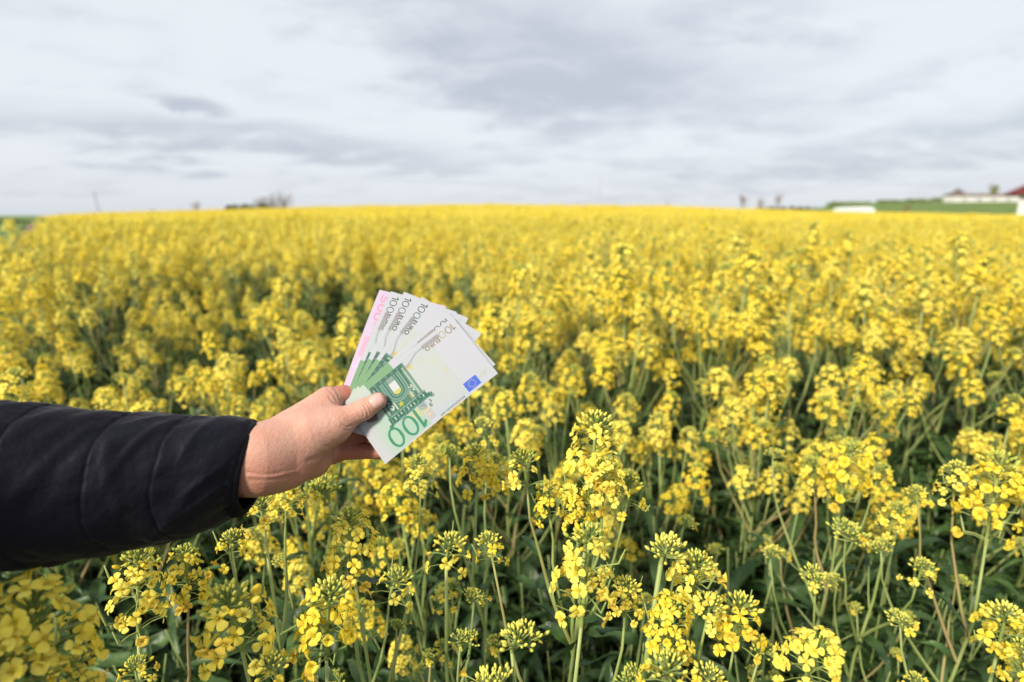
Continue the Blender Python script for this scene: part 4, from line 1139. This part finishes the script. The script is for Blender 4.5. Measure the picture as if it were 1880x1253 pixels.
# ------------------------------------------------------------------ the sleeve
def build_sleeve(root, origin):
    # centre line keys: image x, centre y, half height (px), depth
    kx = [-620, -420, -250, -100, 0, 100, 200, 300, 380, 420, 445, 458]
    kc = [1010, 965, 935, 910, 896.5, 889.5, 886, 879, 872, 865, 858, 858]
    kh = [290, 245, 205, 176, 158.5, 148, 136, 122, 111, 104, 95, 86]
    kd = [.300, .345, .385, .420, .442, .464, .486, .508, .526, .535, .541, .543]
    nx, na = 330, 200
    X = np.interp(np.linspace(0, 1, nx), [0, .25, 1], [-620, -50, 458])
    seams = [-330, -200, -60, 86, 234, 341, 452]
    V = []
    for x in X:
        yc = np.interp(x, kx, kc); hh = np.interp(x, kx, kh); d = np.interp(x, kx, kd)
        R = hh * d / FPX; c = cs(x, yc, d)
        s_d = min(abs(x - s) for s in seams); dmm = s_d * d / FPX * 1000
        for k in range(na):
            a = 2 * math.pi * k / na; cy_, cz_ = math.cos(a), math.sin(a)
            sdm = min(abs(x - s - 5 * math.sin(a * 2 + s) - 3 * math.sin(a * 5 + s * .3)) for s in seams); sdm = sdm * d / FPX * 1000
            puff = -.0012 * math.exp(-(sdm / 1.6) ** 2) - .0009 * math.exp(-(sdm / 11) ** 2)
            p = Vector((x * d / FPX * 14, a * 1.6, .0))
            q = Vector((x * d / FPX * 22 + .8 * math.sin(a), cy_ * 1.3, cz_ * 1.3))
            fold = noise.noise(q) * .0040 + noise.noise(q * 2.3 + Vector((5, 2, 1))) * .0020
            # gathers running out of the seams
            gth = math.exp(-(sdm / 12) ** 2) * .0002 * math.sin(a * 26 + 3 * noise.noise(Vector((x * .02, a, 0))))
            # a few big diagonal folds on the camera side near the cuff
            front = max(0, cz_)
            for (fx, fa, ln, wd, ang, hgt) in ((300, .9, 60, 9, .5, .0050), (270, 1.25, 70, 12, -.35, .0040), (385, .75, 45, 8, .2, .0042), (425, 1.5, 60, 6, 1.0, .0026), (420, 1.9, 60, 5, 1.1, .0024), (185, .95, 80, 12, .7, .0038), (60, 1.0, 70, 14, -.2, .0034), (350, 2.2, 70, 9, .8, .0025)):
                ux, ua = x - fx, (a - fa) * 105
                p1 = ux * math.cos(ang) + ua * math.sin(ang); p2 = -ux * math.sin(ang) + ua * math.cos(ang)
                fold += .55 * hgt * math.exp(-(p1 / wd) ** 2 - (p2 / ln) ** 2)
            r = R + puff + fold + gth - .0015
            tilt = -.0085 * sstep(330, 450, x) if True else 0
            V.append(c + np.array([.0085 * float(sstep(300, 450, x)) * cy_, r * cy_, r * cz_ * .86]))
    V = np.array(V)
    # turn the opening inward
    last = V[-na:]; c = last.mean(0)
    inner = [c + (last - c) * np.array([1, .93, .93]) + np.array([.0008, 0, 0]), c + (last - c) * np.array([1, .88, .86]) - np.array([.002, 0, 0]), c + (last - c) * np.array([1, .84, .80]) - np.array([.03, 0, 0])]
    V = np.concatenate([V] + inner); rows = len(V) // na
    F = [(i * na + k, (i + 1) * na + k, (i + 1) * na + (k + 1) % na, i * na + (k + 1) % na) for i in range(rows - 1) for k in range(na)]
    F.append(tuple(range(na)))
    def cloth(t, b):
        tc = N(t, 'ShaderNodeTexCoord')
        n = N(t, 'ShaderNodeTexNoise'); n.inputs['Scale'].default_value = 55; n.inputs['Detail'].default_value = 6; n.inputs['Roughness'].default_value = .6; L(t, tc.outputs['Object'], n.inputs['Vector'])
        n2 = N(t, 'ShaderNodeTexNoise'); n2.inputs['Scale'].default_value = 2600; L(t, tc.outputs['Object'], n2.inputs['Vector'])
        bp = N(t, 'ShaderNodeBump'); bp.inputs['Strength'].default_value = .5; bp.inputs['Distance'].default_value = .006; L(t, n.outputs['Fac'], bp.inputs['Height'])
        bp2 = N(t, 'ShaderNodeBump'); bp2.inputs['Strength'].default_value = .2; bp2.inputs['Distance'].default_value = .0003; L(t, n2.outputs['Fac'], bp2.inputs['Height']); L(t, bp.outputs[0], bp2.inputs['Normal'])
        L(t, bp2.outputs[0], b.inputs['Normal'])
        b.inputs['Sheen Weight'].default_value = .05
    m = mat('navy_nylon', (.0035, .0036, .0095), .62, .16, cloth)
    sl = link('jacket_sleeve', mesh_data('jacket_sleeve', c2w(V) - origin, F, [m]), root)
    # ribbed elastic cuff
    mb_v = []; nk = 240
    prof = [(-9, .955), (-9, .985), (-5, 1.0), (0, 1.01), (5, 1.005), (9, .99), (11, .95), (11, .88), (4, .85), (-6, .84)]
    for (dx, rr) in prof:
        x = 456 + dx; d = .543; hh = 82.5 - .3 * dx; R = hh * d / FPX; c = cs(x, 863, d)
        for k in range(nk):
            a = 2 * math.pi * k / nk; rib = .00035 * math.sin(a * 90) + .0012 * noise.noise(Vector((math.cos(a) * 2, math.sin(a) * 2, 1)))
            r = R * rr + rib
            mb_v.append(c + np.array([.0065 * math.cos(a), r * math.cos(a), r * .80 * math.sin(a)]))
    F = [(i * nk + k, (i + 1) * nk + k, (i + 1) * nk + (k + 1) % nk, i * nk + (k + 1) % nk) for i in range(len(prof) - 1) for k in range(nk)]
    m2 = mat('knit_black', (.006, .006, .009), .85, .15)
    link('cuff', mesh_data('cuff', c2w(np.array(mb_v)) - origin, F, [m2]), sl)

def build_person():
    origin = W(0, 896, .442)
    root = empty('person', tuple(origin), 'outstretched arm in a dark navy quilted jacket sleeve, hand pinching the fan of banknotes', 'person')
    build_hand(root, origin)
    build_sleeve(root, origin)
build_person()

# ------------------------------------------------------------------ far things
def at_px(px, Y):
    """ground point at world distance Y under image column px"""
    x = (px - 940.0) / FPX * Y * CP
    x = (px - 940.0) / FPX * (Y * CP + 1.2 * SP)
    return x, Y, float(ground_z(x, Y))
def z_px(py, Y):
    a = math.atan((626.5 - py) / FPX) - PITCH
    return CAMZ + Y * math.tan(a)

def crown_leaves(rng, cx, cz, rx, rz, n, s, m=0):
    V, F = [], []
    cl = [(Vector((rng.uniform(-1, 1) * rx * .6, rng.uniform(-1, 1) * rx * .6, cz + rng.uniform(-1, 1) * rz * .6)), rng.uniform(.35, .65)) for _ in range(7)]
    for k in range(n):
        c, w = cl[k % len(cl)]
        d = Vector((rng.gauss(0, 1), rng.gauss(0, 1), rng.gauss(0, 1))).normalized() * rng.uniform(.3, 1)
        p = c + Vector((d.x * rx * w, d.y * rx * w, d.z * rz * w)); nn = Vector((rng.gauss(0, 1), rng.gauss(0, 1), rng.gauss(0, 1))).normalized()
        a = nn.orthogonal().normalized(); b = nn.cross(a); i = len(V)
        for (u, v) in ((-1, -.5), (.4, -1), (1, .6), (-.5, 1)): V.append(tuple(p + a * u * s + b * v * s))
        F.append((i, i + 1, i + 2, i + 3))
    return V, F

def bare_tree(px, Y, ytop, label, seed, width=1.0, leafy=None, group='bare trees on the horizon'):
    rng = random.Random(seed); x, y, z = at_px(px, Y); H = z_px(ytop, Y) - z
    root = empty('tree', (x, y, z), label, 'tree', group)
    tr, cr = MB(), MB()
    def grow(p, d, Ln, r, lev, mb):
        pts = [Vector(p)]
        for k in range(3): d = (d + Vector((rng.gauss(0, .12), rng.gauss(0, .12), .05))).normalized(); pts.append(pts[-1] + d * Ln / 3)
        mb.tube(pts, [r, r * .85, r * .7, r * .5], 4, 0)
        if lev < 4:
            for k in range(4 if lev else 11):
                a = rng.uniform(0, 6.28); dd = (d + Vector((math.cos(a), math.sin(a), rng.uniform(-.1, .4))) * rng.uniform(.3, .62) * width).normalized()
                grow(interp_path(pts, rng.uniform(.3, 1)), dd, Ln * rng.uniform(.42, .62), r * .5, lev + 1, cr)
    grow((0, 0, 0), Vector((0, 0, 1)), H * .62, H * .018, 0, tr)
    link('trunk', tr.data('trunk', [M_BARE]), root)
    for k in range(300 if width > 1 else 110):
        a = rng.uniform(0, 6.28); rr = H * .30 * math.sqrt(rng.random()) * min(1.3, width); zz = H * rng.uniform(.22, .86); p = Vector((rr * math.cos(a), rr * math.sin(a), zz)); d = Vector((math.cos(a) * .4, math.sin(a) * .4, rng.uniform(.6, 1.4))).normalized()
        cr.tube([p, p + d * H * rng.uniform(.08, .17)], [H * .0035, H * .0015], 3, 0, False)
    if leafy:
        V, F = crown_leaves(rng, 0, H * .62, H * .24, H * .36, 900, H * .028); n0 = sum(len(a) for a in cr.v)
        cr.add(V, F, 1)
    c = link('crown', cr.data('crown', [M_BARE, leafy or M_BARE]), root)
    zs = np.array([v.co.z for v in c.data.vertices]); k = H / zs.max(); root.scale = (k, k, k)
    return root

def shrub(px0, px1, Y, ytop, label, seed, m=M_HEDGE, name='shrub', cat='shrub', group=None):
    rng = random.Random(seed); x0, _, z0 = at_px(px0, Y); x1, _, z1 = at_px(px1, Y); z = min(z0, z1) - .1; H = z_px(ytop, Y) - z
    V, F = [], []
    n = int(max(500, 260 * (x1 - x0) / max(H, .6))); n = min(n, 5000)
    for k in range(n):
        u = rng.random(); x = x0 + (x1 - x0) * u; top = H * (.78 + .22 * noise.noise(Vector((x * .8, seed, 0))) + .12 * noise.noise(Vector((x * 2.6, seed, 4)))) * (min(1, .35 + 6 * min(u, 1 - u)) ** .5)
        p = Vector((x - x0, rng.gauss(0, .25 * min(H, 3)), top * (rng.random() ** .6))); nn = Vector((rng.gauss(0, 1), rng.gauss(0, 1), rng.gauss(0, 1))).normalized(); a = nn.orthogonal().normalized(); b = nn.cross(a)
        s = H * .06 + .05; i = len(V)
        for (uu, vv_) in ((-1, -.5), (.4, -1), (1, .6), (-.5, 1)): V.append(tuple(p + a * uu * s + b * vv_ * s))
        F.append((i, i + 1, i + 2, i + 3))
    o = link(name, mesh_data(name, V, F, [m], None, False), None, (x0, Y, z)); setp(o, label, cat, group); return o

def far_things():
    bare_tree(520, 190, 349, 'tallest bare bush-like tree at the end of the dark shrub row', 1, 1.3)
    bare_tree(497, 195, 356, 'middle bare tree above the dark shrub row', 2, 1.3)
    bare_tree(482, 200, 360, 'lower bare tree where the dark shrub row is thickest', 3, 1.2)
    bare_tree(361, 200, 366, 'lone small bare tree left of the dark shrub row', 4, .8)
    shrub(412, 505, 170, 370, 'dark green shrub row on the crest of the yellow field', 5, name='shrub_row', cat='shrubs')
    shrub(279, 295, 120, 383.5, 'small round dark bush peeping over the yellow field', 6)
    shrub(-700, 56, 118, 401, 'low dark hedge behind the green meadow', 7, name='hedge', cat='hedge')
    for (px, yt, s, lb) in ((1225, 366, 11, 'faint bare tree far right of the mast'), (1365, 352, 12, 'bare tree furthest left of the far trio'), (1395, 360, 13, 'smallest bare tree, in the middle of the far trio'), (1425, 352, 14, 'bare tree of the far trio nearest to the houses')):
        bare_tree(px, 240, yt, lb, s, .7)
    shrub(1378, 1505, 236, 376.5, 'thin line of dark bushes under the far bare trees', 15, name='shrub_row', cat='shrubs')
    for i, (a, b, yt, lb) in enumerate(((1515, 1600, 368.5, 'low bushes along the top of the green slope, behind the white shed'), (1605, 1650, 366, 'rounded bushes on the green slope, left of the brown gable'), (1652, 1700, 364, 'brighter bush clump on the green slope'), (1702, 1730, 361.5, 'bush clump touching the long white wall'))):
        shrub(a, b, 262, yt, lb, 20 + i, M_SPRING, group='bushes along the green slope')
    bare_tree(1815, 262, 334, 'light green leafing tree behind the long white wall', 31, .8, M_SPRING, 'trees by the houses')
    bare_tree(1762, 275, 347, 'bare tree behind the brown gabled house', 32, .9, None, 'trees by the houses')
    # mast with stays, pole at left
    m = mat('mast_steel', (.42, .43, .46), .5, .4)
    x, y, z = at_px(1099, 420); H = z_px(318, 420) - z; mb = MB()
    for k in range(3):
        a = k * 2.094; mb.tube([(math.cos(a) * .9, math.sin(a) * .9, 0), (math.cos(a) * .35, math.sin(a) * .35, H)], .10, 4, 0)
    for k in range(22):
        t = k / 22; r = .9 - .55 * t
        for j in range(3): a, b = j * 2.094, (j + 1) * 2.094; mb.tube([(math.cos(a) * r, math.sin(a) * r, H * t), (math.cos(b) * r, math.sin(b) * r, H * (t + .045))], .06, 3, 0)
    mb.tube([(0, 0, H * .98), (0, 0, H * 1.03)], .08, 4, 0)
    setp(link('radio_mast', mb.data('radio_mast', [m]), None, (x, y, z)), 'thin tall lattice mast standing far behind the crest of the field', 'mast')
    x, y, z = at_px(182, 230); H = z_px(350, 230) - z; mb = MB()
    mb.tube([(0, 0, 0), (-.4, 0, H * .85)], [.16, .12], 5, 0); mb.tube([(1.6, 0, 0), (-.3, 0, H * .8)], [.10, .07], 5, 0)
    mb.tube([(-1.1, 0, H * .84), (.5, 0, H * .86)], .11, 4, 0); mb.tube([(-.4, 0, H * .8), (-.5, 0, H)], [.13, .05], 5, 0)
    for dx in (-1.0, -.4, .35): mb.tube([(dx, 0, H * .85), (dx, 0, H * .9)], .10, 4, 0)
    setp(link('utility_pole', mb.data('utility_pole', [mat('weathered_wood', (.24, .23, .24), .8, .2)]), None, (x, y, z)), 'braced power pole rising pale over the yellow horizon', 'utility pole')
    houses()

def gable(mb, x0, x1, y0, y1, z0, z1, ov, m, m2):
    """ridge along X; roof slopes of real thickness"""
    ym = (y0 + y1) / 2; t = .25
    for s, ye in ((1, y0 - ov), (-1, y1 + ov)):
        v = [(x0 - ov, ye, z0), (x1 + ov, ye, z0), (x1 + ov, ym, z1), (x0 - ov, ym, z1)]; v += [(a, b, c + t) for a, b, c in v]
        mb.add(v, [(3, 2, 1, 0), (4, 5, 6, 7), (0, 1, 5, 4), (2, 3, 7, 6), (1, 2, 6, 5), (3, 0, 4, 7)], m)

def win(parent, c, w, h, glass, frame):
    """window facing -Y"""
    f = MB(); x, y, z = c
    for (dx, dz, ww, hh) in ((0, h / 2, w + .16, .09), (0, -h / 2, w + .16, .09), (-w / 2, 0, .09, h), (w / 2, 0, .09, h), (0, 0, .05, h)): f.box((x + dx, y - .06, z + dz), (ww, .12, hh), 0)
    wo = link('window', f.data('window', [frame], False), parent); g = MB(); g.box((x, y - .02, z), (w - .08, .03, h - .08), 0); link('pane', g.data('pane', [glass], False), wo)

def houses():
    white = mat('white_render', (.66, .65, .64), .85, .1, varied((.58, .57, .56), (.70, .69, .68), .6, 5))
    brown = mat('brown_boards', (.22, .16, .14), .85, .1, varied((.16, .11, .10), (.29, .22, .20), 1.3, 5))
    redr = mat('red_roof_tiles', (.16, .04, .035), .7, .2, varied((.085, .018, .018), (.15, .038, .032), 1.1, 5))
    darkr = mat('dark_roof', (.06, .045, .04), .8, .2)
    glass = mat('window_glass', (.05, .06, .07), .1, .6); frame = mat('window_frame', (.5, .5, .5), .6, .3)
    # brown gabled house, gable end towards the camera
    Y = 268; xa, _, z = at_px(1731, Y); xb = at_px(1762, Y)[0]; xm = (xa + xb) / 2 + 1.0; zt = z_px(348, Y); ze = z_px(361, Y); w = xb - xa
    root = empty('gabled_house', (xm, Y, z - .5), 'brown gabled house with dark roof, behind the long white wall', 'house')
    b = MB(); v = [(-w / 2, 0, 0), (w / 2, 0, 0), (w / 2, 0, ze - z + .5), (0, 0, zt - z + .3), (-w / 2, 0, ze - z + .5)]; v += [(p, 9, r) for p, q, r in v]
    root.rotation_euler = (0, 0, -.68)
    b.add(v, [(4, 3, 2, 1, 0)[::-1], (5, 6, 7, 8, 9)[::-1], (0, 5, 6, 1), (1, 6, 7, 2), (4, 9, 5, 0)], 0); link('wall', b.data('wall', [brown], False), root)
    b = MB()
    for s in (-1, 1):
        p0 = (s * (w / 2 + .7), ze - z + .1); p1 = (0, zt - z + .45); t = .35
        v = [(p0[0], -.8, p0[1]), (p1[0], -.8, p1[1]), (p1[0], 9.8, p1[1]), (p0[0], 9.8, p0[1])]; v += [(a, c, d + t) for a, c, d in v]
        b.add(v, [(0, 1, 2, 3), (7, 6, 5, 4), (0, 4, 5, 1), (1, 5, 6, 2), (2, 6, 7, 3), (3, 7, 4, 0)], 0)
    link('roof', b.data('roof', [darkr], False), root); win(root, (0, 0, (ze - z) + .9), 1.2, 1.0, glass, frame)
    # long white wall/building along the slope
    Y = 255; xa, _, z = at_px(1744, Y); xb = at_px(1880, Y)[0]; zt = z_px(360, Y)
    root = empty('long_outbuilding', (xa, Y, z - .6), 'long low white outbuilding with a low brown roof above the green slope', 'outbuilding')
    b = MB(); b.box(((xb - xa) / 2, 3, (zt - z + .6) / 2), (xb - xa, 6, zt - z + .6), 0); link('wall', b.data('wall', [white], False), root)
    b = MB(); gable(b, 0, xb - xa, 0, 6, zt - z + .605, zt - z + 1.5, .4, 0, 0); link('roof', b.data('roof', [mat('brown_roof', (.20, .15, .135), .8, .2)], False), root)
    for k in range(5): win(root, (5 + k * 6.4, 0, (zt - z) * .62), 1.3, .8, glass, frame)
    # big house with red hipped roof, near the edge of the frame
    Y = 125; xa = at_px(1864, Y)[0]; z = at_px(1880, Y)[2]; z = min(z, z_px(400, Y)); ze = z_px(356, Y); w, dp = 15.0, 11.0; zt = ze + 4.6
    root = empty('red_roofed_house', (xa, Y, z), 'white house with a big dark red hipped roof at the end of the field', 'house'); root.rotation_euler = (0, 0, -.72)
    h = ze - z; b = MB(); b.box((w / 2, dp / 2, h / 2), (w, dp, h), 0); link('wall', b.data('wall', [white], False), root)
    b = MB(); o_ = 2.6
    v = [(-o_, -1.4, h + .02), (w + 1, -1.4, h + .02), (w + 1, dp + 1, h + .02), (-o_, dp + 1, h + .02), (5, dp / 2, h + 4.6), (w - 5, dp / 2, h + 4.6)]
    v2 = [(a, c, d - .25) for a, c, d in v[:4]]
    b.add(v + v2, [(0, 1, 5, 4), (1, 2, 5), (2, 3, 4, 5), (3, 0, 4), (0, 6, 7, 1), (1, 7, 8, 2), (2, 8, 9, 3), (3, 9, 6, 0), (6, 9, 8, 7)], 0)
    rf = link('roof', b.data('roof', [redr], False), root); b = MB(); b.box((8.5, dp / 2 + 1.5, h + 4.4), (.9, .9, 2.4), 0); b.box((8.5, dp / 2 + 1.5, h + 5.65), (1.1, 1.1, .12), 0); link('chimney', b.data('chimney', [brown], False), rf)
    for k in range(3): win(root, (3 + k * 4, 0, h * .58), 1.3, 1.4, glass, frame)
    # white long shed / trailer body at the field's far edge
    Y = 112; xa = at_px(1538, Y + 14)[0]; xb = at_px(1591, Y)[0]; z = float(ground_z(xb, Y)); zt = z_px(380.5, Y)
    root = empty('white_shed', (xb, Y, z), 'long white round-topped shed sticking up behind the yellow field', 'shed')
    hd = zt - z; ln = math.hypot(xb - xa, 14); ang = math.atan2(14, xa - xb)
    b = MB(); prof = [(-1.3, 0), (-1.3, hd * .8), (-1.0, hd * .93), (-.5, hd), (.5, hd), (1.0, hd * .93), (1.3, hd * .8), (1.3, 0)]
    V = [(0, p, q) for p, q in prof] + [(ln, p, q) for p, q in prof]; n = 8
    b.add(V, [(k, k + 1, k + 9, k + 8) for k in range(7)] + [tuple(range(8))[::-1], tuple(range(8, 16))], 0)
    sh = link('shell', b.data('shell', [mat('white_sheet', (.72, .73, .74), .5, .3)], False), root); sh.rotation_euler = (0, 0, ang)
    b = MB(); 
    for k in range(1, 9): b.tube([(ln * k / 9, p * 1.01, q * 1.005) for p, q in prof], .03, 4, 0, False)
    rb = link('rib', b.data('rib', [mat('grey_rib', (.5, .51, .52), .5, .3)], False), root); rb.rotation_euler = (0, 0, ang)
    # small red farm machine
    Y = 118; x, _, z = at_px(1656, Y); hz = z_px(377, Y) - z
    root = empty('farm_machine', (x, Y, z), 'small dull red farm machine behind the yellow field', 'farm machine')
    red = mat('red_paint', (.24, .05, .04), .6, .3); blk = mat('black_rubber', (.02, .02, .02), .8, .2)
    b = MB(); b.box((-.5, 0, hz * .42), (1.5, .8, hz * .28), 0); b.box((-1.3, 0, hz * .36), (.3, .7, hz * .2), 0); link('bonnet', b.data('bonnet', [red], False), root)
    b = MB()
    for (dx, dy) in ((.2, .45), (.2, -.45), (1.0, .45), (1.0, -.45)): b.tube([(dx, dy, hz * .4), (dx * .95, dy * .9, hz * .93)], .05, 4, 0)
    b.box((.6, 0, hz * .96), (1.1, 1.1, .10), 0); b.box((.6, 0, hz * .5), (.9, .9, hz * .22), 0); link('cab', b.data('cab', [red], False), root)
    for (dx, r) in ((.65, .36), (-1.0, .24)):
        for s in (-1, 1):
            b = MB(); b.tube([(dx, s * .62 - .12, hz * r * .62), (dx, s * .62 + .12, hz * r * .62)], hz * r * .6, 14, 0); link('wheel', b.data('wheel', [blk], False), root)
far_things()
print('scene built: objects', len(SC.objects))
